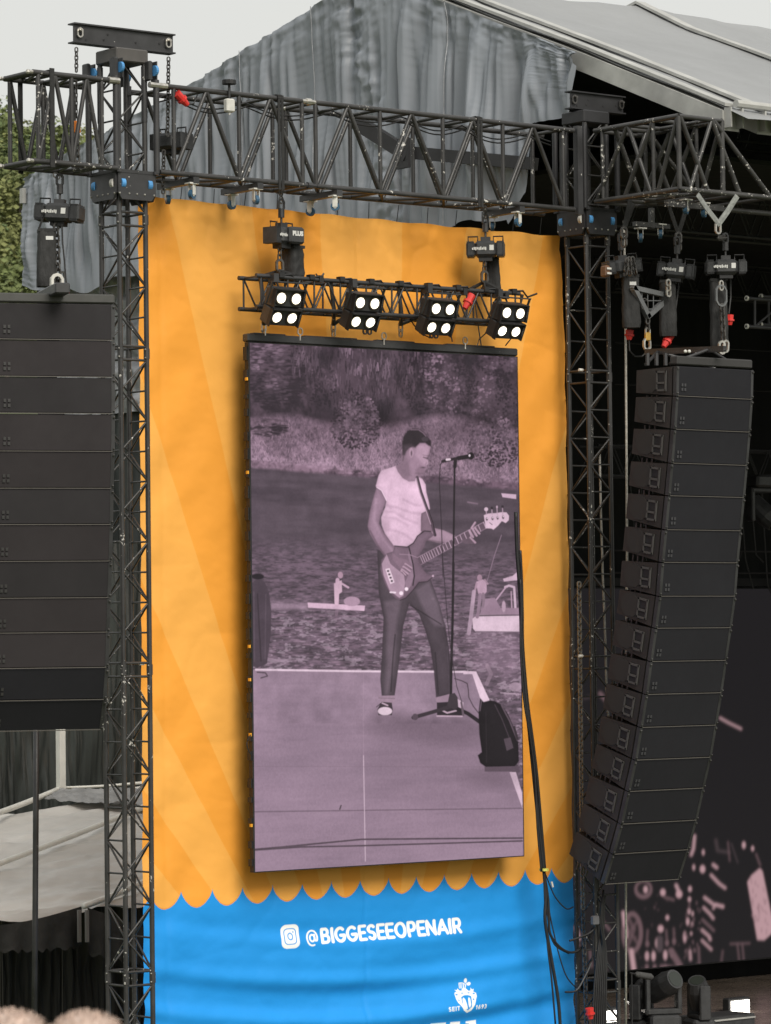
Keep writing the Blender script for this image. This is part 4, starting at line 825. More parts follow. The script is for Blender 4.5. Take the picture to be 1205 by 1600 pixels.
# ---- dark trusses and rigging deep in the stage
def fartruss(p0,p1,h,dep,nb,label,r=.02,m=blkd):
    p0,p1=Vector(p0),Vector(p1); t=thing('stage_truss',(p0+p1)/2,label,'truss','dark trusses inside the stage'); d=(p1-p0)/nb; Z=Vector((0,0,h)); D=Vector((0,dep,0)) if abs(d.y)<abs(d.x) else Vector((dep,0,0))
    for o in (Vector(),Z,D,D+Z): member('chord',p0+o,p1+o,r,m,t,6)
    for k in range(nb):
        for o in (Vector(),D): 
            member('diagonal',p0+d*k+o,p0+d*(k+.5)+o+Z,r*.55,m,t,5); member('diagonal',p0+d*(k+.5)+o+Z,p0+d*(k+1)+o,r*.55,m,t,5)
    return t
blkm=M('stage truss grey black',(.034,.034,.038),.5,var=(3,.4))
fartruss(at(935,350,y=31.5),at(935,350,y=31.5)+Vector((9,0,0)),.5,.4,18,'dark truss high in the stage just below the outrigger truss',m=blkm)
fartruss(at(935,742,y=37.0),at(935,742,y=37.0)+Vector((8,0,0)),.42,.4,18,'dark truss in mid stage behind the curved speaker array',m=blkm)
fartruss(at(960,450,y=36),at(960,450,y=36)+Vector((9,0,0)),.45,.4,18,'dark truss near the back of the stage level with the chain hoists')
fartruss(at(1150,220,y=30),at(1150,220,y=30)+Vector((5,0,0)),.7,.5,8,'dark truss under the roof at the upper right',m=blkm)
b=MB()
for v in (455,535,600,860,895): 
    p=at(960,v,y=35.5); b.tube(p,p+Vector((9,0,.02)),.012,5)
for i in range(14): p=at(985+i*17,740+random.uniform(0,20),y=36.8); b.path([p,p+Vector((.1,0,-.6-random.random())),p+Vector((.25,0,-.9-random.random()))],.012,5)
o=b.build('stage_cables',blkd); tag(o,'thin dark cables strung across the inside of the stage','cables',kind='stuff')
# ghost end truss at far right with bright sockets
t=thing('spare_truss',at(1190,485,y=29.5),'small black truss end with pale round sockets at the right edge','truss')
pa=[at(1168,466,y=29.5),at(1190,463,y=29.9),at(1168,510,y=29.5),at(1190,507,y=29.9)]
for p in pa: member('chord',p,p+Vector((2.2,0,0)),.022,blkm,t); b=MB(); b.tube(p-Vector((.02,0,0)),p+Vector((.0,0,0)),.03,10); b.build('socket',whitep,t); b=MB(); b.tube(p-Vector((.024,0,0)),p-Vector((.018,0,0)),.014,8); b.build('socket_hole',rub,t)
for a,c in ((0,2),(1,3)): member('post',pa[a]+Vector((.12,0,0)),pa[c]+Vector((.12,0,0)),.014,blkm,t); member('diagonal',pa[c]+Vector((.12,0,0)),pa[a]+Vector((.6,0,0)),.014,blkm,t); member('post',pa[a]+Vector((.6,0,0)),pa[c]+Vector((.6,0,0)),.014,blkm,t)
# ================================================================ BANNER
ztl=at(232,305,y=YB).z; ztr=at(872,368,y=YB).z
def banr(z):          # right edge, pulled in near the top
    tt=max(0,min(1,(z-bz0)/(ztr-bz0))); base=at(899,1590,y=YB).x; return base+.06*math.sin(tt*3)-.0 - .17*max(0,(tt-.80)/.2)**2.2
xr_mid=at(884,700,y=YB).x
dn=vnoise(500,900,9,26,51,4,.5); dn2=vnoise(500,900,30,60,52,3,.5)
dn3=vnoise(500,900,5,11,57,2,.5); dn4=vnoise(500,900,14,22,58,2,.5)
def ban(u,v):
    zt0=ztl+(ztr-ztl)*u-.012*math.sin(u*math.pi*9)**2-.01*math.sin(u*math.pi)
    z=zt0+(bz0-zt0)*v; uu=(1-z/ (ztl+.0)); 
    R=np.interp(z,[bz0,at(899,1590,y=YB).z,at(890,1000,y=YB).z,at(885,700,y=YB).z,at(881,480,y=YB).z,at(875,368,y=YB).z,20],[at(899,1590,y=YB).x,at(899,1590,y=YB).x,at(890,1000,y=YB).x,at(885,700,y=YB).x,at(881,480,y=YB).x,at(875,368,y=YB).x,at(875,368,y=YB).x])
    Lx=np.interp(z,[bz0,at(225,1590,y=YB).z,ztl],[at(225,1590,y=YB).x,at(225,1590,y=YB).x,at(216.5,310,y=YB).x])
    x=Lx+(R-Lx)*u; i=int(u*499); j=int(min(1,v)*899)
    low=max(0,min(1,(at(600,1370,y=YB).z-z)/1.2)); top=max(0,1-(zt0-z)/.9)
    d=(dn[j,i]-.5)*.016+(dn2[j,i]-.5)*.008*(1+top*2)
    d+=.006*(1-abs(2*dn3[j,i]-1))**9+.012*(1-abs(2*dn4[j,i]-1))**9*top
    # vertical creases from folding and centre seam
    d+=.012*math.exp(-((x-at(566,985,y=YB).x)/.02)**2)+.008*math.exp(-((x-at(257,985,y=YB).x)/.03)**2)
    # gathers at the top hem
    d+=.015*top*math.sin(x*9.5+3*z)
    # hammock folds of the blue part: curves that sag towards the middle
    q=z-.20*((u-.5)*2)**2*1.1; d+=low*(.028*math.sin(q*8.5+1.5*math.sin(u*5)+.6)+.020*math.sin(q*17+2.2*u+1)+.007*math.sin(q*31+5*u))*(.55+.45*math.cos((u-.5)*3))
    # diagonal pulls at both edges
    er=max(0,1-(1-u)*5); el=max(0,1-u*5)
    d+=er*.009*math.sin((z*1.0-(x-R)*1.35)*8.2+.5)+el*.010*math.sin((z-(x-Lx)*1.2)*7.4)
    return (x,YB+d,z)
b=MB(); b.grid(ban,230,430)
t=thing('printed_banner',(at(566,985,y=YB).x,YB,bz0),'tall orange and blue printed mesh banner hung between the two towers','banner')
o=b.build('cloth',picmat('banner print',bp.image('banner_print'),base=1.0,rough=.62,bump=(9,.12)),t,True); setuv(o,bp)
b=MB()
for k in range(18):
    v=(k+.5)/18*.98; p=Vector(ban(1,v)); q=Vector((T2.x-.02,YF+.25,p.z+.05)); b.tube(p,p+(q-p)*.55,.005,4)
b.build('side_tie',rub,t)
b=MB()
for k in range(14):
    p=Vector(ban((k+.3)/14,0)); b.tube(p,(p.x,YB-.02,zbm-.02),.005,4)
b.build('top_tie',rub,t)
# ================================================================ LED SCREEN
cxs=(sx0+sx1)/2
t=thing('video_screen',(cxs,YS+.05,sz0),'upright video screen showing a bass player at a microphone, in front of the orange banner','screen')
nu,nv=7,11
b=MB()
b.add([(sx0,YS,sz0),(sx1,YS,sz0),(sx1,YS,sz1),(sx0,YS,sz1)],[(0,1,2,3)])
o=b.build('picture_face',picmat('video picture',sp.image('video_picture'),emit=.90,rough=.7),t); setuv(o,sp)
ztop=at(595,536,y=YS).z
b=MB(); b.box((cxs,YS+.035,(sz0+sz1)/2),(sx1-sx0+.01,.06,sz1-sz0+.02)); b.build('cabinet',rub,t)
for x,w in ((sx0-.010,.016),(sx1+.006,.010)):
    b=MB(); b.box((x,YS+.03,(sz0+sz1)/2),(w,.06,sz1-sz0+.015)); b.build('edge_frame',rub,t)
b=MB()
for k in range(26): z=sz0+(sz1-sz0)*(k+.5)/26; b.box((sx0-.022,YS+.04,z+random.uniform(-.04,.04)),(.02,.06,random.uniform(.04,.14)))
b.build('edge_latch',rub,t)
b=MB()
for v in (592,738,1010,1148,1290,1062): b.box((sx0-.03,YS+.02,at(390,v,y=YS).z),(.016,.03,.03))
b.build('power_plug',M('orange plug',(.8,.38,.03),.5),t)
zt_s=at(595,540,y=YS).z
b=MB(); b.bbox((cxs,YS+.05,zt_s+.01),(sx1-sx0+.04,.10,.08)); b.build('header_bar',blk,t)
b=MB()
for ua,ub in ((398,448),(478,560),(590,650),(700,775)): xa,xb=at(ua,520,y=YS).x,at(ub,520,y=YS).x; b=MB(); b.bbox(((xa+xb)/2,YS+.05,zt_s+.052),(xb-xa,.07,.022)); b.build('header_bracket',blk,t)
# ================================================================ LAMP TRUSS
YN=YF+.01; zl1=at(600,444.2,y=YN).z; zl0=at(600,491.5,y=YN).z; xl0=at(372,434,y=YN).x+.22; xl1=at(812,459,y=YN).x
t=thing('lamp_truss',((xl0+xl1)/2,YN+.14,zl0),'slim black truss carrying four blinder lamps above the video screen','truss')
nn=10; nodes=[xl0+.06+(xl1-xl0-.12)*k/nn for k in range(nn+1)]
box_truss(t,'x',xl0,xl1,YN,YN+.29,zl0,zl1,nodes,.022,.010,blk,top=False)
for u in (412,521,626,782):
    b=MB(); p=at(u,516,y=YS+.03); xt=p.x
    for s in (-1,1): b.path([(xt+s*.16,YN+.05,zl1),(xt+s*.11,YN+.06,zl0),(xt,YS+.03,p.z+.06)],.021,6)
    b.build('hanging_bracket',blk,t)
    b=MB(); b.link((xt,YS+.03,p.z+.03),(0,0,1),(1,0,0),.09,.05,.010); b.link((xt,YS+.03,p.z-.03),(0,0,1),(0,1,0),.08,.05,.010); b.build('hook',zinc,t)
for u,v in ((574,513),(678,519)):
    p=at(u,v,y=YS+.03); b=MB(); 
    for s in (-1,1): b.link((p.x+s*.03,p.y,p.z),(0,0,1),(1,0,0),.12,.045,.010)
    b.build('hook',blk,t)
for u,v in ((469,518),(600,525),(727,532)):
    p=at(u,v,y=YS); b=MB(); b.link(p,(0,0,1),(1,0,0),.07,.06,.008); b.tube(p-Vector((0,0,.03)),p-Vector((0,0,.09)),.008,6); b.build('eye_bolt',zinc,t)
b=MB()
for k in range(9): x=xl0+.3+k*.38; b.path([(x,YN,zl1+.02),(x+.12,YN-.02,zl1+.03),(x+.2,YN,zl1-.03),(x+.34,YN+.01,zl1+.015)],.011,5); b.box((x,YN,zl1+.02),(.06,.07,.05))
b.build('cable_clamp',rub,t)
b=MB()
for (pts) in ([(742,470),(746,500),(752,540)],[(770,500),(758,522),(749,530),(746,540)],[(700,500),(704,520),(707,534)],[(640,498),(656,520),(672,528)],[(812,492),(806,520),(790,540)]): b.path([at(u,v,y=YN+.05) for u,v in pts],.007,5)
b.build('cable',rub,t)
for u,v,w in ((500,436,0),(725,456,0),(790,462,0)):
    b=MB(); p=at(u,v,y=YN); b.box(p,(.05,.06,.07)); b.path([p,p+Vector((.05,0,.06))],.01,5); b.path([p,p+Vector((-.05,0,.05))],.008,5); b.build('clamp',rub,t)
# four-lamp blinders
Xv=Vector((1,0,0)); tilt=math.radians(22); Nv=Vector((0,-math.cos(tilt),-math.sin(tilt))); Uv=Vector((0,-math.sin(tilt),math.cos(tilt)))
def blinder(u,v,label):
    c=at(u,v,y=YN-.23); t=thing('blinder_lamp',c,label,'stage lamp','four lamp blinders'); W_,H_=.37,.385
    for r_ in (1,-1):
        b=MB(); cc=c+Uv*(r_*H_/4*1.02); t_=tilt+(-.10 if r_>0 else .10); n_=Vector((0,-math.cos(t_),-math.sin(t_))); u_=Vector((0,-math.sin(t_),math.cos(t_)))
        b.bbox(cc-n_*.07,(W_,.14,H_/2-.008),(Xv,-n_,u_),.012); b.build('housing',hst,t)
        b=MB()
        for s in (-1,1): b.box(cc+n_*.012+Xv*(s*(W_/2-.006)),(.012,.05,H_/2-.01),(Xv,-n_,u_))
        b.box(cc+n_*.012+u_*(H_/4-.01),(W_,.05,.010),(Xv,-n_,u_)); b.build('barn_rim',rub,t)
        for s in (-1,1):
            b=MB(); q=cc+Xv*(s*.092); b.tube(q+n_*.0,q+n_*.012,.070,18); b.build('lamp_rim',M('dim reflector',(.06,.05,.045),.3,metal=.5),t)
            b=MB(); b.tube(q+n_*.0,q+n_*.018,.044,18); b.build('lamp_glass',lampglass,t); b=MB(); b.tube(q+n_*.0,q+n_*.015,.054,18); b.build('lamp_halo',M('lamp reflector glow',(.8,.75,.6),.3,emit=(1,.9,.72,.75)),t)
    b=MB(); top=c+Uv*(H_/2+.07)+Vector((0,.03,0))
    b.box(top,(W_+.06,.035,.012)); 
    for s in (-1,1): p=top+Xv*s*(W_/2+.025); q=c+Xv*s*(W_/2+.025)+Uv*.02-Nv*.06; b.path([p,q],.014,5)
    b.build('yoke',blk,t)
    b=MB(); b.box(Vector((c.x,YN-.03,zl1-.02)),(.06,.10,.09)); b.tube((c.x,YN-.05,top.z),(c.x,YN,zl1),.012,6); b.build('hook_clamp',blk,t)
for (u,v),lb in zip(((447,481),(570,488),(688,497),(798,503)),('lit four lamp blinder leftmost on the lamp truss, below the left hoist','lit four lamp blinder second from the left on the lamp truss','lit four lamp blinder third from the left, left of the red connector','lit four lamp blinder at the right end of the lamp truss')): blinder(u,v,lb)
# ================================================================ CHAIN HOISTS
def hoist(c,ang_,label,size=(.44,.22,.19),bag=None,plus=False,up=None,tip=0,hooklen=.12,bagface=None,stick=True):
    """c = body centre, ang_ = direction of long axis measured from the picture plane"""
    c=Vector(c); A=camdir(ang_); 
    if tip: A=(A+Vector((0,0,tip))).normalized()
    B=Vector((0,0,1)).cross(A).normalized(); Zz=A.cross(B); L,Wd,H=size
    if B.dot(Vector((RC[2][0],RC[2][1],0)))>0: Bf=-B
    else: Bf=B
    t=thing('chain_hoist',c,label,'chain hoist','electric chain hoists')
    b=MB(); b.bbox(c,(L*.56,Wd,H),(A,B,Zz),.03); b.build('gear_housing',hst,t)
    for s in (-1,1):
        b=MB(); p=c+A*s*L*.27; q=c+A*s*L*.5; b.bbox((p+q)/2,(L*.23,Wd*.92,H*.94),(A,B,Zz),.03)
        for k in range(7): b.box(c+A*(s*(L*.31+k*.011)),(.004,Wd*.95,H*.96),(A,B,Zz))
        b.build('motor_cover',hst,t)
    b=MB()
    for s in (-1,1):
        p=c+A*s*L*.33+Zz*H*.45; b.path([p-A*.05,p-A*.05+Zz*.06,p+A*.05+Zz*.06,p+A*.05],.009,6)
    b.build('carry_handle',rub,t)
    b=MB(); f=c+Bf*(Wd/2+.003)+A*.1*0
    if stick:
        b.box(f+A*(L*.17)+Zz*.01,(.045,.003,.055),(A,Bf,Zz)); b.build('rating_sticker',silv,t)
        b=MB()
        for k in range(9): b.box(f-A*(.13-k*.017)+Zz*(.0+.004*(k%2)),(.012,.003,.022+.006*(k%3)),(A,Bf,Zz))
        b.build('maker_lettering',silv,t)
    if up is not None:
        b=MB(); p0=c+Zz*H/2; b.box(p0+Zz*.02,(.10,.08,.05),(A,B,Zz)); b.tube(p0+Vector((0,0,.04)),p0+Vector((0,0,.11)),.012,6)
        b.tube(p0+Vector((0,0,.10)),p0+Vector((0,0,.19)),.032,8); b.link(p0+Vector((0,0,.23)),(0,0,1),(1,0,0),.11,.07,.014); b.build('suspension_hook',blk,t)
        up=Vector(up); 
        if (up-p0).length>.3: b=MB(); b.chain(p0+Vector((0,0,.24)),up,.07,.045,.009); b.build('suspension_chain',chn,t)
    b=MB(); p=c-Zz*H/2; b.box(p-Zz*.015,(.14,.12,.05),(A,B,Zz)); b.tube(p-Vector((0,0,.03)),p-Vector((0,0,.06)),.02,8); b.build('chain_guide',rub,t)
    if plus: 
        e=c+A*(L/2+.001)*plus; fx=Vector((0,0,1)).cross(A*plus); text('lettering','PLUS',.085,e,fx,(0,0,1),silv,t,.001,.003)
    return t,A,Bf,Zz
def chainbag(top,w,h,d,label,ang_=0,tilt=0,lab=True):
    top=Vector(top); A=camdir(ang_); B=Vector((0,0,1)).cross(A); t=thing('chain_bag',top,label,'chain bag','chain bags')
    sd=random.random()*9
    def f(u,v):
        a=2*math.pi*u; ca,sa=math.cos(a),math.sin(a); k=6; r=(abs(ca)**k+abs(sa)**k)**(-1/k); s=1+.12*v-.25*max(0,v-.9)*8*.5+.03*math.sin(a*5+v*14+sd)+.02*math.sin(v*23+sd*3+a*2)
        return top+A*(ca*r*w/2*s)+B*(sa*r*d/2*s)+Vector((tilt*v*h,0,-h*v))
    b=MB(); b.grid(f,28,18); b.build('bag_body',bagm,t,True)
    b=MB(); b.tube(top-Vector((-tilt*h,0,h)),top-Vector((-tilt*h,0,h*.985)),w*.42,12); b.build('bag_base',bagm,t)
    b=MB(); b.box(top-Vector((0,0,.015)),(w*1.03,d*1.03,.03),(A,B,Vector((0,0,1)))); b.build('bag_hem',slingd,t)
    b=MB(); 
    for s in (-1,1): b.path([top+A*s*w*.45,top+A*s*w*.25+Vector((0,0,.09)),top+A*s*w*.1+Vector((0,0,.13))],.01,5)
    b.build('bag_strap',slingd,t)
    if lab: b=MB(); b.box(top+A*w*.12-Vector((0,0,h*.17))-B*(d/2*1.05+.004),(.07,.003,.035),(A,B,Vector((0,0,1)))); b.build('bag_label',silv,t)
    return t
YC=YF+.15
# two hoists above the screen
c=at(440,369,y=YC); hoist(c,-38.6-90+180,'chain hoist with white lettering holding the left end of the lamp truss',plus=0,up=(c.x,YC,zbm-.02),size=(.36,.19,.17))
t_=[o for o in C.objects if o.name.startswith('chain_hoist')][-1]
cc=at(456,369,y=YC-.04); b=MB(); b.bbox(cc,(.19,.2,.17),None,.02); b.build('electronics_box',hst,t_); text('lettering','PLUS',.06,cc+Vector((0,-.103,.015)),(1,0,0),(0,0,1),silv,t_,.001,.004)
chainbag(at(457,384,y=YC+.05),.18,.34,.17,'straight black chain bag under the left screen hoist',-38.6,0,False)
c=at(759,390,y=YC); hoist(c,-5,'chain hoist with white lettering holding the right end of the lamp truss',up=(c.x,YC,zbm-.02),size=(.40,.2,.17))
chainbag(at(768,402,y=YC+.08),.15,.40,.15,'narrow black chain bag under the right screen hoist',0,.05,False)
for u,v0,v1,ua,ub in ((437,384,432,420,452),(757,402,458,744,772)):
    b=MB(); p=at(u,v0,y=YC-.02); q=at(u,v0+22,y=YC-.02); b.chain(p,q,.06,.04,.009); q2=q-Vector((0,0,.06)); b.link(q2,(0,0,1),(1,0,0),.12,.08,.016); t=thing('load_hook',q2,'hook and round sling joining the %s screen hoist to the lamp truss'%('left' if u<500 else 'right'),'hook')
    b.build('hook',chn,t)
    for s,yy in ((-1,YN),(1,YN),(-1,YN+.29),(1,YN+.29)):
        b=MB(); b.path([q2-Vector((0,0,.05)),(q2.x+s*.10,yy,zl1+.03)],.020,6,.5); b.build('sling_leg',slingd,t)
# left array hoist
c=at(93,333,y=YC-.02); hoist(c,-12,'dark chain hoist hanging from the left outrigger above the cropped array',size=(.45,.26,.17),up=(c.x-.05,YC,zbm-.06),tip=-.07)
chainbag(at(73,358,y=YC),.165,.55,.16,'black chain bag hanging beside the chain of the left array hoist',10,-.02)
pt=at(88,350,y=YC-.05); pb=at(92,448,y=YC-.05)
t=thing('load_chain',pt,'doubled load chain with silver shackle above the left speaker array','chain')
b=MB(); b.chain(pt,pb,.075,.05,.011); b.build('chain_run',chn,t); b=MB(); b.chain(pt+Vector((.06,0,-.45)),pb+Vector((.05,0,.08)),.06,.045,.012); b.build('slack_chain',chn,t)
b=MB(); b.link(at(89,443,y=YC-.1),(0,0,1),(1,0,0),.17,.12,.022); b.build('shackle',whitep,t)
b=MB(); b.path([at(u,v,y=YC-.1) for u,v in ((97,350),(98,380),(101,410),(104,450))],.008,5); b.build('control_cable',rub,t); b=MB(); b.tube(at(104,448,y=YC-.1),at(104,458,y=YC-.1),.03,8); b.build('red_plug',red,t)
# second outer rigging chains of the left head
t=thing('head_chain',(bl0,YC,12),'lifting chains with orange block hanging from both ends of the left top beam','chain')
b=MB(); b.chain(at(119.5,75,y=YF+.05),at(119.5,112,y=YF+.05),.05,.032,.007); b.chain(at(119.5,120,y=YF+.05),at(119.5,190,y=YF+.05),.05,.02,.006); b.chain(at(120,208,y=YF+.05),at(121,262,y=YF+.05),.07,.05,.012); b.build('left_chain',chn,t)
b=MB(); b.bbox(at(120,199,y=YF+.05),(.07,.05,.12)); b.build('orange_block',orange,t)
b=MB(); b.chain(at(263.5,90,y=YF+.05),at(262,212,y=YF+.05),.05,.034,.007); b.chain(at(256,235,y=YF+.1),at(255,302,y=YF+.1),.05,.034,.008); b.build('right_chain',chn,t)
c=at(268,222,y=YF+.2); hoist(c,-30,'dark chain hoist inside the header truss just right of the left tower',size=(.36,.24,.16),stick=False)
# white sensor and small dish on the header truss
t=thing('weather_sensor',at(359,162,y=YT0-.03),'small white box sensor with a black cup hanging on the header truss','sensor')
p=at(358.5,165,y=YT0-.04); b=MB(); b.bbox(p,(.10,.07,.13)); b.build('sensor_box',whitep,t)
b=MB(); b.tube(p+Vector((0,0,.06)),p+Vector((0,0,.22)),.014,6); b.tube(p+Vector((0,0,.21)),p+Vector((0,0,.25)),.07,12); b.build('wind_cup',rub,t); b=MB(); b.tube(p-Vector((0,0,.065)),p-Vector((0,0,.09)),.012,6); b.build('sensor_tip',silv,t)
# red power connectors
def plug(p,q,label,tail=None):
    p,q=Vector(p),Vector(q); t=thing('power_connector',p,label,'connector','red power connectors'); b=MB(); d=(q-p); b.tube(p,p+d*.45,.045,10,.04); b.tube(p+d*.45,p+d*.6,.052,10); b.build('plug',red,t); b=MB(); b.tube(p+d*.6,q,.04,10,.026); b.build('socket',red,t)
    if tail: b=MB(); b.path(tail,.009,5); b.build('cable',rub,t)
plug(at(276,146,y=YT0-.02),at(293,164,y=YT0-.02),'red connector hanging in the header truss right of the left tower',[at(u,v,y=YT0) for u,v in ((293,164),(303,162),(309,147))])
plug(at(737,461,y=YN),at(726,482,y=YN),'red connector dangling from the lamp truss between the two right blinders')
plug(at(984,516,y=YF-.3),at(983,531,y=YF-.3),'red connector under the left of the three right chain bags',[at(u,v,y=YF-.3) for u,v in ((983,531),(984,548),(992,557),(1003,557),(1012,549))])
plug(at(1048,524,y=YF-.5),at(1037,542,y=YF-.5),'red connector slanting above the toothed rigging rail',[at(u,v,y=YF-.5) for u,v in ((1062,440),(1055,490),(1048,524))])
plug(at(1140,492,y=YF-.9),at(1140,508,y=YF-.9),'red connector hanging beside the rightmost chain bag',[at(u,v,y=YF-.9) for u,v in ((1142,430),(1142,465),(1139,490))])
plug(at(921,1575,y=YF-.1),at(923,1592,y=YF-.1),'red connector at the foot of the right tower')
# three hoists over the right array
yr=YF-.75
# left one (brown end)
c=at(972,417,y=YF-.35); hoist(c,22,'chain hoist with brown striped end cap, leftmost of the three above the right array',size=(.40,.2,.15),tip=.12,stick=False,up=at(975,365,y=YF-.3))
b=MB(); e=at(946,424,y=YF-.42); b.bbox(e,(.07,.1,.12),None,.015); to=[o for o in C.objects if o.name.startswith('chain_hoist')]; tt=sorted(to,key=lambda o:o.name)[-1]; b.build('end_cap',M('brown end cap',(.16,.085,.05),.5,var=(9,.3)),tt)
b=MB(); 
for dz in (.025,-.025): b.box(e+Vector((0,-.062,dz)),(.06,.004,.02))
b.build('stripe',whitep,tt)
chainbag(at(985,430,y=YF-.4),.175,.56,.15,'black chain bag with white tag, left of the delta plate',0,.01)
c=at(1057,423,y=YF-.6); hoist(c,-14,'ribbed chain hoist in the middle of the three above the right array',size=(.40,.2,.16),tip=-.13,up=at(1062,372,y=YF-.5))
chainbag(at(1043,438,y=YF-.5),.165,.60,.15,'black chain bag behind the delta plate, under the middle hoist',0,.0,False)
c=at(1134,418,y=YF-.95); hoist(c,0,'chain hoist with a looped cable, rightmost of the three above the right array',size=(.44,.2,.16),up=at(1123,372,y=yc+.05))
chainbag(at(1122,436,y=YF-.85),.17,.74,.15,'long black chain bag under the rightmost hoist',0,.01,False)
# grey delta plate with grid
t=thing('delta_plate',at(1015,470,y=YF-.5),'grey triangular bridle plate between the left and middle chain bags','rigging plate')
Pd=[at(990,450,y=YF-.5),at(1047,463,y=YF-.5),at(1012,494,y=YF-.5)]
for a in range(3): b=MB(); b.box((Pd[a]+Pd[(a+1)%3])/2,((Pd[a]-Pd[(a+1)%3]).length+.04,.06,.05),(lambda v:(v,*frame(v)[:2]))((Pd[a]-Pd[(a+1)%3]).normalized())); b.build('plate_arm',M('grey rigging steel',(.13,.135,.14),.5,var=(5,.2)),t)
for s in ((1003,453,1003,484),(1012,455,1012,492),(1021,457,1021,484),(997,470,1034,470),(1003,483,1023,483)): member('grid_wire',at(s[0],s[1],y=YF-.5),at(s[2],s[3],y=YF-.5),.007,M('grey rigging steel',(.13,.135,.14)),t,5)
b=MB(); b.link(at(1007,475,y=YF-.52),(0,0,1),(1,0,0),.12,.1,.008); b.build('ring',chn,t)
t=thing('bridle_chain',at(1012,500,y=YF-.5),'short chain with brass shackle and hook below the delta plate','chain')
b=MB(); b.chain(at(1012,496,y=YF-.5),at(1012,517,y=YF-.5),.07,.05,.011); b.build('chain_run',chn,t); b=MB(); b.bbox(at(1012,526,y=YF-.5),(.07,.04,.09)); b.build('brass_block',M('brass',(.6,.38,.1),.4,metal=.6),t)
b=MB(); b.link(at(1012,519,y=YF-.5),(0,0,1),(1,0,0),.09,.06,.012); b.link(at(1011,538,y=YF-.5),(0,0,1),(1,0,0),.12,.09,.016); b.build('hook',zinc,t)
t=thing('load_chain',at(1127,450,y=YF-.9),'load chain with a large oval ring and silver hook above the right array','chain')
b=MB(); b.link(at(1127,462,y=YF-1.0),(0,0,1),(1,0,0),.22,.15,.014); b.build('oval_ring',M('grey rigging steel',(.13,.135,.14)),t)
b=MB(); b.chain(at(1128,476,y=YF-1.0),at(1131,535,y=YF-1.0),.075,.05,.012); b.build('chain_run',chn,t); b=MB(); b.link(at(1128,543,y=YF-1.0),(0,0,1),(1,0,0),.13,.08,.016); b.link(at(1134,541,y=YF-1.0),(.1,0,1),(1,0,0),.12,.07,.015); b.link(at(1127,446,y=YF-1.0),(0,0,1),(1,0,0),.10,.05,.01); b.build('hook',zinc,t)
t=thing('load_chain',at(1052,445,y=YF-.6),'short bright chain under the middle right hoist','chain')
b=MB(); b.chain(at(1044,438,y=YF-.62),at(1045,462,y=YF-.62),.07,.055,.012); b.build('chain_run',zinc,t)
t=thing('load_chain',at(985,410,y=YF-.45),'tangle of short chains over the leftmost right hoist','chain')
b=MB(); b.chain(at(983,402,y=YF-.5),at(985,430,y=YF-.5),.06,.045,.010); b.chain(at(980,404,y=YF-.5),at(977,430,y=YF-.5),.06,.045,.010); b.chain(at(988,402,y=YF-.5),at(993,428,y=YF-.5),.06,.045,.010); b.build('chain_run',chn,t)
# slings from the outrigger down to the hoists
for a,b2,c2,lb in (((985,310),(975,358),(990,318),'black sling and shackles above the leftmost right hoist'),((1045,322),(1060,366),(1075,318),'black sling and shackles above the middle right hoist')):
    t=thing('black_sling',at(*b2,y=YF-.5),lb,'sling')
    for s in (a,c2): b=MB(); b.path([at(*s,y=YF-.5),at(*b2,y=YF-.5)],.03,6,.35); b.build('sling_leg',slingd,t)
    b=MB(); q=at(*b2,y=YF-.5); b.link(q-Vector((0,0,.04)),(0,0,1),(1,0,0),.12,.08,.014); b.link(q-Vector((0,0,.14)),(0,0,1),(0,1,0),.10,.07,.014); b.build('shackle',chn,t)
# wire rope
b=MB(); b.path([at(u,v,y=YF-.02) for u,v in ((975,345),(976.5,420),(978,560),(979,700),(980,860),(979,1000),(978,1300),(978,1600))],.013,6); tag(b.build('steel_wire',ropem,smooth=True),'pale steel wire running straight down beside the right tower','wire')
b=MB(); b.path([at(u,v,y=YF+.2) for u,v in ((937,705),(939,800),(942,900),(946,1000),(948,1090),(956,1180),(960,1300),(962,1400))],.012,6); tag(b.build('steel_wire',ropem,smooth=True),'second pale wire slanting inside the right tower','wire')
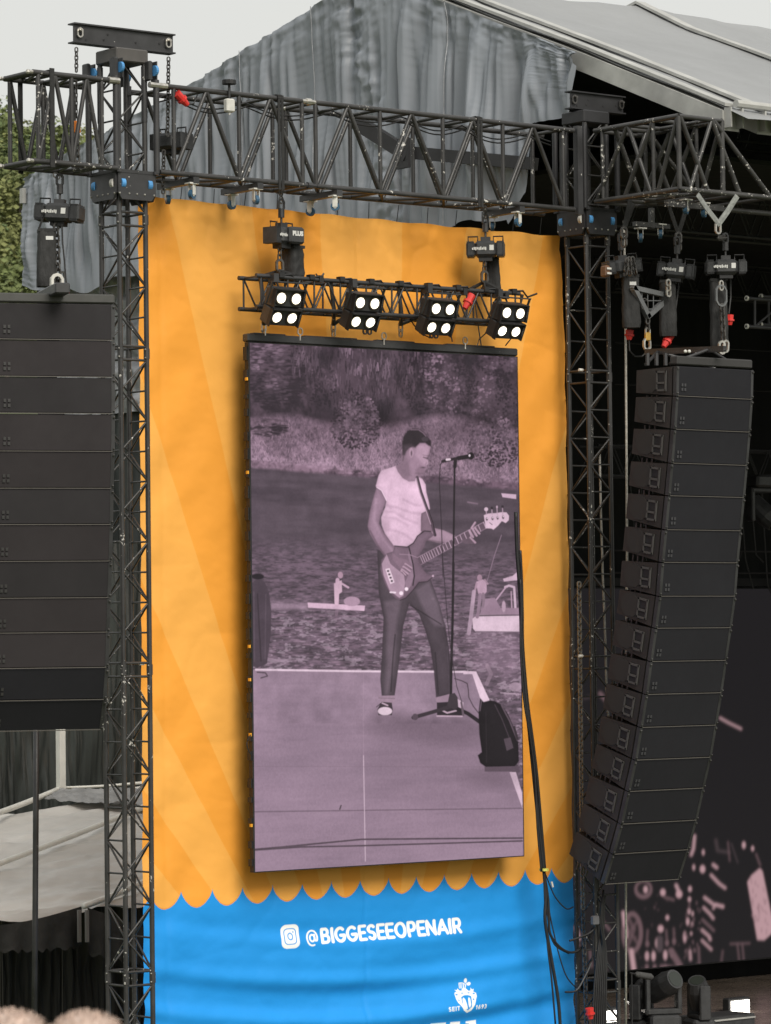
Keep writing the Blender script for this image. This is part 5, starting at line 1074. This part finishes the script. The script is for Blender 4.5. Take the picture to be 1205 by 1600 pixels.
# ================================================================ LINE ARRAYS
def array_box(a,b_,E,W_,dep,bh,mat,label,grp,side=1,features=True):
    """a,b_ = top and bottom of the front-left edge, E = unit vector along the width"""
    a,b_=Vector(a),Vector(b_); U=(a-b_).normalized(); H=(a-b_).length-.012; bk=E.cross(U).normalized()   # pointing away from the listener
    if bk.dot(Vector((RC[2][0],RC[2][1],0)))<0: bk=-bk
    t=thing('line_array_speaker',a+E*W_/2,label,'loudspeaker',grp); m=(a+b_)/2; hb=H*bh
    fr=.07
    b=MB()     # cabinet: wedge
    v=[m+bk*fr-U*H*.49,m+bk*dep-U*hb/2,m+bk*dep+U*hb/2,m+bk*fr+U*H*.49]; v=v+[p+E*W_ for p in v]
    b.add(v,[(0,1,2,3),(7,6,5,4),(0,4,5,1),(1,5,6,2),(2,6,7,3),(3,7,4,0)]); b.build('cabinet',cabs,t)
    b=MB(); b.bbox(m+E*W_/2+bk*(fr/2),(W_-.03,fr-.004,H),(E,bk,U),.008); gl=b.build('grille',mat,t)
    for s,nm in ((0.0,'rigging_strut'),(W_,'rigging_strut')):
        b=MB(); b.box(m+E*(s+(.018 if s==0 else -.018))+bk*(fr/2-.012),(.034,.05,H),(E,bk,U)); b.build(nm,blk,t)
    b=MB()
    for s in (.012,W_-.012):
        b.ball(a+E*s-U*.03-bk*.012,.011,6,4); b.ball(b_+E*s+U*.03-bk*.012,.010,6,4)
    b.build('quick_pin',chn,t)
    b=MB(); b.box(b_+E*W_/2-bk*.006+U*.004,(W_-.05,.006,.006),(E,bk,U)); b.build('grille_lip',M('worn lip',(.12,.11,.10),.5),t)
    if features:
        n=-E; base=m+bk*.0
        hx=fr+.145; b=MB()
        fc=m+bk*hx-E*.004
        for du,dh,su,sh in ((0,.105,.15,.02),(0,-.105,.15,.02),(-.065,0,.018,.21),(.065,0,.018,.21),(0,-.02,.13,.022)): b.box(fc+bk*du+U*dh*.9-E*.006,(su,sh,.014),(bk,U,-E))
        b.build('handle_frame',M('handle frame',(.075,.072,.07),.5),t)
        b=MB(); b.box(fc+U*.045,(.11,.085,.006),(bk,U,-E)); b.box(fc-U*.062,(.11,.05,.006),(bk,U,-E)); b.build('handle_recess_shade',rub,t)  # flat dark panels stand in for the shade inside the handle holes
        b=MB(); b.prism([(.16*math.cos(math.radians(22.5+45*k))*.95,.16*math.sin(math.radians(22.5+45*k))*.8) for k in range(8)],lambda p,q:m+bk*(fr+.34)+bk*p+U*q-E*.001,-E*.004); b.build('side_pad',M('side pad',(.026,.025,.024),.6),t)
        b=MB()
        for s in (-1,1):
            for k in (.27,.5): b.ball(m+bk*(dep*k+.1)+U*s*H*.36-E*.002,.008,5,3)
        b.build('side_bolt',rub,t)
        b=MB(); 
        for k in (.55,.68,.8): b.box(b_+bk*(dep*k)-U*.03+E*.05,(.02,.02,.09),(E,bk,U))
        b.build('link_bar',chn,t)
        # small square logo, lower left of the grille
    b=MB()
    lc=b_+E*(.10 if side>0 else .13)+U*.095-bk*.0055
    for i in (-1,1):
        for j in (-1,1):
            b.box(lc+E*i*.020+U*j*.023-bk*.001,(.024,.003,.030),(E,bk,U))
    b.build('logo',logom if features else cab,t)
    return t
ordn=['top','second','third','fourth','fifth','sixth','seventh','eighth','ninth','tenth','eleventh','twelfth','thirteenth','fourteenth','fifteenth','bottom']
RA=[(1057.5,571),(1056.5,619),(1053,671),(1048.6,724),(1044,775),(1039,828),(1034,879),(1030,932),(1023.5,982),(1016,1034),(1009,1085.5),(1000.5,1137),(992,1188),(981,1237),(970,1288),(957,1335),(942.6,1382)]
pR=at(1058,571,d=36.3); nR=Vector((1,0,0)); PR=[at(u,v,x=pR.x) for u,v in RA]
WR=at(1178,576,y=pR.y).x-pR.x
for k in range(16):
    # the box front keeps a constant depth line; consecutive corner points give its splay
    array_box(PR[k],PR[k+1],nR,WR,.60,.77,gr1,('%s loudspeaker of the curved right array'%ordn[k]) if k<15 else 'bottom loudspeaker of the curved right array, tilted furthest down','right line array speakers')
t=thing('array_frame',PR[0]+Vector((.5,.3,.1)),'toothed steel flying frame on top of the right speaker array','rigging frame')
b=MB(); U0=(PR[0]-PR[1]).normalized(); bk0=Vector((0,1,0)) - U0*Vector((0,1,0)).dot(U0); bk0.normalize()
b.bbox(PR[0]+nR*WR/2+U0*.055+bk0*.06,(WR-.02,.12,.09),(nR,bk0,U0)); b.build('front_plate',cab,t)
pa_,pb_=at(1133,545,y=pR.y-.15),at(1010,550,y=pR.y+1.1)
xm=(pa_.x+pb_.x)/2; ra,rb_=pa_,pb_
b=MB(); ax=(rb_-ra).normalized(); fx=(ax,*frame(ax)[:2]); b.box((ra+rb_)/2,((rb_-ra).length,.045,.06),fx); b.build('centre_bar',blk,t)
b=MB()
for k in range(34): b.tube(ra+(rb_-ra)*(k+.5)/34+Vector((0,-.03,-.01)),ra+(rb_-ra)*(k+.5)/34+Vector((-.02,-.055,-.01)),.010,6)
b.build('rail_tooth',chn,t)
for fr_ in (.2,.85):
    q=ra+(rb_-ra)*fr_; e=PR[0]+nR*WR*.5+bk0*(.1+.5*fr_)
    member('frame_arm',q,PR[0]+bk0*(.55*fr_+.05)+nR*.05+U0*.02,.018,blk,t,6); member('frame_arm',q,PR[0]+bk0*(.55*fr_+.05)+nR*(WR-.05)+U0*.02,.018,blk,t,6)
b=MB(); 
for u in (1012,1026,1040): b.tube(at(u,552,y=pR.y+.5),at(u,571,y=pR.y+.5),.022,6)
b.build('frame_post',blk,t)
for u in (1071,1077): b=MB(); b.ball(at(u,549,y=pR.y-.02),.018,8,5); b.build('bolt_head',whitep,t)
# left array, cropped by the picture edge
LA=[(179.5,475),(179.8,532.5),(180,590),(180,647),(179.6,706),(178,763.5),(177,820),(175.5,877),(173.5,934),(171.5,988),(170,1043),(166.5,1093),(161,1140)]
EL=camdir(16.5); pL=at(179.5,475,d=32.9); PL=[at(u,v,pl=(pL,EL)) for u,v in LA]; WL=1.11
for k in range(12):
    nm='bottom' if k==11 else ordn[k]
    a=PL[k]-EL*WL; b_=PL[k+1]-EL*WL
    array_box(a,b_,EL,WL,.62,.80,gr2 if k in (1,3,4,6,8,9) else gr1 if k in (10,11) else gr3,'%s loudspeaker of the left array cut by the picture edge'%nm,'left line array speakers',features=False)
t=thing('array_frame',PL[0]-EL*.5,'flat black flying frame on top of the left speaker array','rigging frame')
b=MB(); bkl=Vector((0,0,1)).cross(EL); bkl=bkl if bkl.dot(Vector((RC[2][0],RC[2][1],0)))>0 else -bkl
b.bbox(PL[0]-EL*WL/2+Vector((0,0,.045))+bkl*.04,(WL,.10,.085),(EL,bkl,Vector((0,0,1)))); b.build('front_plate',M('dusty frame plate',(.05,.05,.047),.5,var=(5,.2)),t)
b=MB(); b.bbox(at(88,455,pl=(PL[0],bkl))+bkl*.15,(.14,.9,.10),(EL,bkl,Vector((0,0,1)))); b.build('centre_bar',blk,t)
# pole below the left array
b=MB(); b.path([at(u,v,d=35.5) for u,v in ((57,1100),(56,1300),(55,1450),(54,1640))],.03,8); tag(b.build('steel_pole',blk,smooth=True),'black upright pole below the left speaker array in front of the tent','pole')
# ================================================================ HANGING CABLES BY THE SCREEN
t=thing('cable_bundle',at(830,1100,y=YS-.02),'thick black cable bundle hanging from the right edge of the video screen','cables')
def cab_(pts,r,y,nm='cable',m=rub,tt=None): b=MB(); b.path([at(u,v,y=y) for u,v in pts],r,6); return b.build(nm,m,tt or t,True)
def smooth(pts,n=5):
    P=[Vector(p+(0,)) for p in pts]; out=[]
    for i in range(len(P)-1):
        p0,p1,p2,p3=P[max(0,i-1)],P[i],P[i+1],P[min(len(P)-1,i+2)]
        for k in range(n):
            s=k/n; q=.5*((2*p1)+(p2-p0)*s+(2*p0-5*p1+4*p2-p3)*s*s+(-p0+3*p1-3*p2+p3)*s**3); out.append((q.x,q.y))
    out.append(pts[-1]); return out
main=[(806,800),(808,860),(811,905),(814,960),(816,1010),(822,1090),(828,1150),(834,1210),(842,1290),(850,1362)]
cab_(smooth(main),.020,YS-.05); cab_(smooth([(u+3+2*math.sin(v/60),v) for u,v in main[1:]]),.016,YS-.02); cab_(smooth([(u-1+3*math.sin(v/45),v) for u,v in main[2:]]),.012,YS-.08); cab_(smooth([(808,850),(815,890),(815,925),(812,950),(817,1000)]),.006,YS-.03)
b=MB(); b.tube(at(850,1357,y=YS-.05),at(850,1361,y=YS-.05),.05,8); b.build('yellow_tape',M('yellow tape',(.62,.6,.12),.6),t)
for pts,r in (([(850,1362),(853,1400),(852,1440),(862,1500),(872,1560),(876,1610)],.018),([(850,1362),(856,1400),(858,1430),(860,1460),(880,1484),(900,1487),(918,1470),(927,1450)],.014),([(851,1362),(862,1390),(870,1405),(885,1420),(896,1417)],.007),([(851,1362),(854,1410),(857,1440),(866,1475),(889,1490)],.008),([(850,1362),(852,1420),(856,1480),(862,1530),(868,1600)],.010),([(851,1362),(858,1420),(866,1460),(876,1500),(888,1530),(910,1549),(930,1545),(938,1520)],.007)): cab_(smooth(pts),r,YS-.04)
b=MB(); b.tube(at(862,1378,y=YS-.06),at(864,1386,y=YS-.06),.012,6); b.build('tag',whitep,t)
b=MB(); b.path([at(u,v,y=YS-.02) for u,v in smooth([(392,1148),(386,1160),(388,1172),(393,1180)])],.006,5); tag(b.build('loop_cable',rub),'short loop of cable at the lower left edge of the video screen','cable')
# cables and chain running down the right tower
t=thing('tower_cables',at(945,1400,y=YF-.05),'bundle of black cables and chain running down the right tower','cables')
for k in range(7): cab_(smooth([(943-k*.5,1390+k*4),(941+3*math.sin(k),1440),(934+k*2.2,1490),(929+k*3,1540),(926+k*3.4,1610)]),.012,YF-.04-.01*k,tt=t)
b=MB(); b.chain(at(905,910,y=YF+.2),at(911,1420,y=YF+.1),.06,.045,.010); b.build('running_chain',M('galvanised running chain',(.2,.195,.18),.45,metal=.5),t)
b=MB(); b.chain(at(911,1420,y=YF+.1),at(917,1600,y=YF+.1),.06,.045,.010); b.build('running_chain',chn,t)
b=MB(); b.path([at(u,v,y=YF) for u,v in smooth([(883,1550),(900,1548),(912,1530),(925,1500),(928,1460)])],.010,5); b.path([at(u,v,y=YF) for u,v in smooth([(890,1470),(905,1465),(925,1455),(940,1430),(946,1400)])],.012,5); b.build('cable',rub,t)
b=MB(); b.bbox(at(930,1438,y=YF-.06),(.09,.06,.10)); b.build('clamp_box',M('grey clamp',(.12,.12,.13),.5),t)
# cable ties with white tape on both towers
for T_,vs in ((T1,(1037,)),(T2,(578,1025))):
    for v in vs:
        t=thing('tape_band',at(T_.x*0+ (214 if T_ is T1 else 909),v,y=YF),'white tape on a ring bar of the %s tower'%('left' if T_ is T1 else 'right')+('' if T_ is T1 else (' at banner mid height' if v>900 else ' near the array top')),'tape'); b=MB()
        p=at(222 if T_ is T1 else 908,v,y=YF+.01); b.tube(p-Vector((.03,0,0)),p+Vector((.0,0,0)),.016,8); b.tube(p+Vector((.01,0,0)),p+Vector((.02,0,0)),.016,8); b.build('tape',whitep,t)
# ================================================================ STAGE FLOOR GEAR
def moving_head(base,s,yaw,tilt_,label,hang=False):
    base=Vector(base); t=thing('moving_head_light',base,label,'stage light','moving head lights'); g_=-1 if hang else 1; A=camdir(yaw); B=Vector((0,0,1)).cross(A); Z=Vector((0,0,g_))
    b=MB(); b.bbox(base+Z*.09*s,(.38*s,.34*s,.17*s),(A,B,Vector((0,0,1))),.03); b.build('base',hst,t)
    b=MB()
    for q in (-1,1): b.bbox(base+A*q*.19*s+Z*.40*s,(.06*s,.16*s,.46*s),(A,B,Vector((0,0,1))),.02)
    b.bbox(base+Z*.21*s,(.42*s,.18*s,.07*s),(A,B,Vector((0,0,1))),.02); b.build('yoke',hst,t)
    c=base+Z*.50*s; d=(B*-math.cos(tilt_)+Vector((0,0,1))*math.sin(tilt_)+A*.5).normalized(); b=MB(); b.tube(c-d*.20*s,c+d*.10*s,.135*s,14,.15*s); b.tube(c+d*.10*s,c+d*.24*s,.15*s,14,.12*s); b.build('head',hst,t,False)
    b=MB(); b.tube(c+d*.24*s,c+d*.245*s,.095*s,14); b.build('lens',M('dark lens',(.03,.035,.03),.12,spec=.4),t)
    return t
yd=31.0
moving_head(at(1036,1608,y=yd),1.0,10,.5,'black moving head light on the stage deck, lens tilted up to the right')
moving_head(at(1093,1612,y=yd+.6),.9,-70,1.2,'black moving head light standing upright on the deck near the bottom right')
moving_head(at(1190,742,y=34.5),1.0,30,-.9,'dark moving head light hanging under the mid stage truss at the right edge',True)
moving_head(at(1003,1612,y=yd+.3),.9,60,1.0,'small black moving head light half behind the tower foot on the deck')
# floor lamps that are lit
for (u,v,w,y_,lb) in ((1157,1573,.34,36.0,'bright white floor lamp on the deck below the rear video wall'),(956,1588,.26,32.0,'bright floor lamp shining beside the foot of the right tower')):
    p=at(u,v,y=y_); t=thing('floor_lamp',p,lb,'stage lamp','lit floor lamps'); b=MB(); b.bbox(p+Vector((0,.08,-.03)),(w+.08,.14,w*.55+.12),None,.015); b.build('housing',hst,t)
    b=MB(); b.box(p+Vector((0,0,0)),(w,.012,w*.5)); b.build('lamp_face',M('lit floor lamp face',(1,1,1),.4,emit=(1,.93,.84,9)),t)
    b=MB(); b.box(p+Vector((0,.08,-.14)),(.06,.1,.12)); b.build('foot',rub,t)
# shotgun microphone on a stand
t=thing('microphone_stand',at(988,1560,y=30.3),'shotgun microphone with grey foam cover on a thin stand behind the right tower','microphone')
member('pole',at(988,1650,y=30.3),at(987,1521,y=30.3),.010,rub,t); b=MB(); p,q=at(993,1522,y=30.3),at(1020,1527,y=30.3); b.path([p,p+(q-p)*.1,p+(q-p)*.85,q],[.02,.035,.04,.02],10); b.build('foam_cover',M('grey foam',(.06,.06,.06),.9,var=(30,.2)),t,True); member('boom',at(984,1520,y=30.3),p,.010,rub,t)
# stage monitors / cases dark against deck
t=thing('equipment_case',at(1130,1596,y=33.5),'low dark equipment case on the stage deck in front of the floor lamp','case'); b=MB(); b.bbox(at(1120,1600,y=33.5),(.9,.5,.25)); b.build('case_body',hst,t); b=MB(); b.box(at(1120,1600,y=33.5)+Vector((0,-.26,.08)),(.88,.02,.02)); b.build('edge_trim',alu,t)
b=MB(); b.box(at(1063,1570,y=32.3),(.05,.01,.03)); tag(b.build('status_light',M('green led',(.05,.6,.1),.4,emit=(.1,1,.2,.8))),'tiny green status light on the stage gear','light')
for u,v,m in ((992,700,'red'),(911,697,'yellow')):
    pass
# ================================================================ TENT AT LOWER LEFT
tentm=M('grey tent roof',(.60,.58,.55),.55,var=(1.2,.12),bump=(3,.5,.04),stretch=(.5,.5,3))
tentb=M('tent underside black',(.03,.029,.027),.7,var=(2,.4),bump=(4,.6,.05))
whitt=M('white tent seam',(.74,.73,.68),.5,var=(5,.08))
c00,c10,c11,c01=at(-140,1452,d=36.520),at(262,1400,d=39.160),at(262,1225,d=44.000),at(-140,1300,d=41.360)
n3=vnoise(200,200,4,22,61,4,.55)
def tent(u,v):
    p=(c00*(1-u)*(1-v)+c10*u*(1-v)+c11*u*v+c01*(1-u)*v); sag=0
    p=Vector(p); p.z+=(n3[int(v*199),int(u*199)]-.5)*.16-.04*abs(math.sin(v*9.4)); 
    if v==0: p.z-=.10*abs(math.sin(u*math.pi*2.4+.9))
    return p
t=thing('marquee',at(100,1400,d=38.720),'grey roofed marquee with white seams and black curtain walls behind the left tower','tent')
b=MB(); b.grid(tent,90,90); b.build('roof_cover',tentm,t,True)
def seam(a,b2,da,db,r=.035,nm='roof_seam'):
    b=MB(); p,q=at(*a,d=da*.88),at(*b2,d=db*.88); b.path([p+(q-p)*k/8+Vector((0,0,.02*math.sin(k*math.pi/8)*-1)) for k in range(9)],r,6); b.build(nm,whitt,t,True)
seam((-60,1289),(97,1231),46.4,49.3,.034); seam((97,1231),(262,1218),49.3,49.8,.02); seam((-60,1371),(262,1245),43.9,48.9,.034); seam((131,1416),(262,1360),43.3,45.2,.034)
b=MB(); p,q=at(95,1232,d=43.296),at(95,1100,d=43.296); b.box((p+q)/2,(.085,.085,(q-p).length)); b.build('wall_post',whitt,t)
nw=vnoise(300,60,60,4,62,3,.6)
def wallf(pa,pb,h,z0_,amp,y_=0): 
    return lambda u,v:(lambda p:(p.x-0,p.y+(nw[int(v*59),int(u*299)]-.5)*amp,z0_+(h)*v))(pa+(pb-pa)*u)
pa,pb=at(-150,1300,d=44.440),at(300,1250,d=45.320); b=MB(); zlo=at(0,1290,d=44.000).z-.5; b.grid(wallf(pa,pb,4.0,zlo,.25),200,16); b.build('upper_wall',M('dark pvc wall',(.03,.034,.032),.35,spec=.6,var=(1.3,.5),bump=(2.5,.5,.05),stretch=(1,1,.3)),t,True)
# folded grey gutter flap at the upper right
b=MB(); n4=vnoise(80,40,14,10,63,4,.6); A1,A2,A3,A4=at(68,1252,d=42.768),at(262,1262,d=42.592),at(262,1234,d=43.120),at(95,1234,d=43.208)
b.grid(lambda u,v:(A1*(1-u)*(1-v)+A2*u*(1-v)+A3*u*v+A4*(1-u)*v)+Vector((0,0,(n4[int(v*39),int(u*79)]-.2)*.07)),60,20); b.build('gutter_flap',M('grey gutter fabric',(.27,.27,.27),.5,var=(4,.25),bump=(12,.6,.03)),t,True)
# valance and curtain wall
b=MB(); e0,e1=at(-140,1440,d=36.608),at(128,1416,d=38.192)
def val(u,v):
    p=e0+(e1-e0)*u; z=p.z-.12*math.sin(math.pi*min(1,(u*1.4)%1.4/1.4))+.0; return (p.x,p.y+.12*v*math.sin(u*40)*.3,z-(.10+.34*(.35+.65*u**2))*v+.02*math.sin(u*90)*v)
b.grid(val,80,8); b.build('valance',tentb,t,True)
b=MB(); e2,e3=at(137,1418,d=38.104),at(262,1462,d=38.896)
b.grid(lambda u,v:(lambda p:(p.x,p.y+.05*v*math.sin(u*30),p.z-(.50-.14*u)*v+.02*math.sin(u*60)*v))(e2+(e3-e2)*u),60,8); b.build('valance',tentb,t,True)
for u in (124,136):
    b=MB(); p,q=at(u,1422,d=38.016),at(u,1472,d=38.016); b.box((p+q)/2,(.035,.03,(p-q).length)); b.build('valance_edge',M('grey hem',(.2,.19,.18),.6),t)
pa,pb=at(-150,1470,d=38.544),at(300,1470,d=40.128); zt_=at(100,1420,d=39.160).z
b=MB(); b.grid(wallf(pa,pb,-zt_,zt_,.30),260,10); b.build('curtain_wall',M('black curtain',(.024,.022,.020),.7,var=(2.2,.4),stretch=(1,1,.1),bump=(5,.4,.04)),t,True)
b=MB()
for k in range(16): u=random.random(); p=pa+(pb-pa)*u; x_=(nw[30,int(u*299)]-.5)*.3; b.path([(p.x,p.y+x_-.02,zt_-.1),(p.x+random.uniform(-.03,.03),p.y+x_-.03,zt_-1.4-random.random()*1.0)],.006,4)
b.build('curtain_crease',M('pale crease line',(.11,.10,.09),.8),t)  # thin paler lines laid down the curtain folds
# ================================================================ PEOPLE IN THE FOREGROUND (out of focus heads)
skinm=M('skin',(.52,.30,.22),.5,var=(9,.08)); hairm=M('short sandy hair',(.52,.40,.34),.7,var=(40,.25)); shirt=M('grey t-shirt',(.2,.2,.22),.85,var=(9,.1)); trous=M('dark trousers',(.05,.05,.07),.85,var=(9,.1))
def skinned(name,verts,edges,rad,mat,parent,sub=2):
    me=bpy.data.meshes.new(name); off=wloc(parent); me.from_pydata([Vector(v)-off for v in verts],edges,[]); o=bpy.data.objects.new(name,me); C.objects.link(o); o.parent=parent
    m=o.modifiers.new('s','SKIN'); m.use_smooth_shade=True
    for v,r in zip(me.skin_vertices[0].data,rad): v.radius=(r,r) if not isinstance(r,tuple) else r
    me.skin_vertices[0].data[0].use_root=True; o.modifiers.new('u','SUBSURF').levels=sub; o.modifiers['u'].render_levels=sub
    bpy.context.view_layer.update(); m2=bpy.data.meshes.new_from_object(o.evaluated_get(bpy.context.evaluated_depsgraph_get())); o.modifiers.clear(); o.data=m2; m2.materials.clear(); m2.materials.append(mat); return o
def person(top,label,turn=0):
    top=Vector(top); F=Vector((RC[2][0],RC[2][1],0)).normalized(); F=(Matrix.Rotation(turn,3,'Z')@F); Rt=Vector((F.y,-F.x,0)); z0=top.z-1.78; X=lambda r,f,z:Vector((top.x,top.y,z0))+Rt*r+F*f+Vector((0,0,z))
    t=thing('person',X(0,0,0),label,'person')
    V_=[X(0,0,.95),X(0,0,1.15),X(0,-.01,1.36),X(0,0,1.47),X(0,.02,1.56),X(0,.035,1.66),X(0,.02,1.715)]; E_=[(0,1),(1,2),(2,3),(3,4),(4,5),(5,6)]; R_=[(.16,.12),(.15,.11),(.18,.11),(.065,.065),(.07,.08),(.078,.098),(.06,.07)]
    for s in (-1,1):
        n=len(V_); V_+=[X(s*.19,0,1.40),X(s*.24,-.02,1.14),X(s*.22,.10,.92),X(s*.21,.16,.84)]; E_+=[(2,n),(n,n+1),(n+1,n+2),(n+2,n+3)]; R_+=[.062,.045,.035,.025]
        n=len(V_); V_+=[X(s*.10,0,.86),X(s*.11,.01,.48),X(s*.12,-.02,.08),X(s*.13,.12,.03)]; E_+=[(0,n),(n,n+1),(n+1,n+2),(n+2,n+3)]; R_+=[.095,.062,.042,.035]
    skinned('body',V_,E_,R_,skinm,t)
    b=MB(); hc=X(0,.015,1.68)
    rr=random.Random(3); vs=[];fs=[]
    b.ball(hc,.103,20,12,(1,1.12,1.04)); b.build('hair',hairm,t,True)
    b=MB()
    for k in range(900):
        d=Vector((rr.gauss(0,1),rr.gauss(0,1),abs(rr.gauss(0,1))+.05)).normalized(); p=hc+Vector((d.x*.103,d.y*.112,d.z*.107)); q=p+(d+Vector((rr.gauss(0,.4),rr.gauss(0,.4),.2))).normalized()*.016; b.tube(p,q,.0012,3,.0004,False)
    b.build('hair_strands',hairm,t)['kind']='stuff'
    V2=[X(0,0,.92),X(0,0,1.15),X(0,-.01,1.37)]; b=MB()
    def tor(u,v):
        a=2*math.pi*u; z=.9+.55*v; w=.185+.03*math.sin(v*3)-.0*(v>.9); w*= (1-.6*max(0,v-.88)/.12); return X(math.cos(a)*w,math.sin(a)*.13*(1-.3*max(0,v-.88)/.12),z)
    b.grid(tor,24,16)
    for s in (-1,1): b.path([X(s*.15,0,1.41),X(s*.21,0,1.36),X(s*.245,-.02,1.18)],[.085,.078,.068],12)
    b.build('t_shirt',shirt,t,True)
    b=MB()
    for s in (-1,1): b.path([X(s*.09,0,.97),X(s*.10,0,.8),X(s*.11,.01,.48),X(s*.12,-.02,.1)],[.125,.115,.085,.07],12)
    b.build('trousers',trous,t,True)
    for s in (-1,1):
        b=MB(); b.ball(X(s*.04,.125,1.672),.011,8,6); b.build('eye',M('eye white',(.7,.7,.68),.3),t); b=MB(); b.ball(X(s*.098,.01,1.66),.03,8,6,(.4,.7,1)); b.build('ear',skinm,t)
        b=MB(); b.bbox(X(s*.125,.08,.045),(.10,.27,.09),(Rt,F,Vector((0,0,1))),.03); b.build('shoe',rub,t)
        for k in range(5):
            b=MB(); o_=X(s*.21,.16+.0,.84); a=(k-2)*.018; b.path([o_+F*a,o_+F*a*1.3+Vector((0,0,-.07-(.012 if k in (1,2,3) else 0))),o_+F*(a*1.2+.015)+Vector((0,0,-.11))],[.010,.009,.007],6); b.build('finger' if k else 'thumb',skinm,t)
    b=MB(); b.path([X(0,.125,1.67),X(0,.15,1.635),X(0,.13,1.628)],[.01,.016,.012],8); b.build('nose',skinm,t)
    b=MB(); b.path([X(-.025,.122,1.60),X(0,.13,1.598),X(.025,.122,1.60)],.006,6); b.build('mouth',M('lips',(.4,.15,.13),.5),t)
person(at(18,1588,d=8.6),'out of focus spectator with sandy hair in the bottom left corner')
person(at(138,1591,d=8.2),'out of focus spectator with sandy hair, right of the one in the corner',.3)
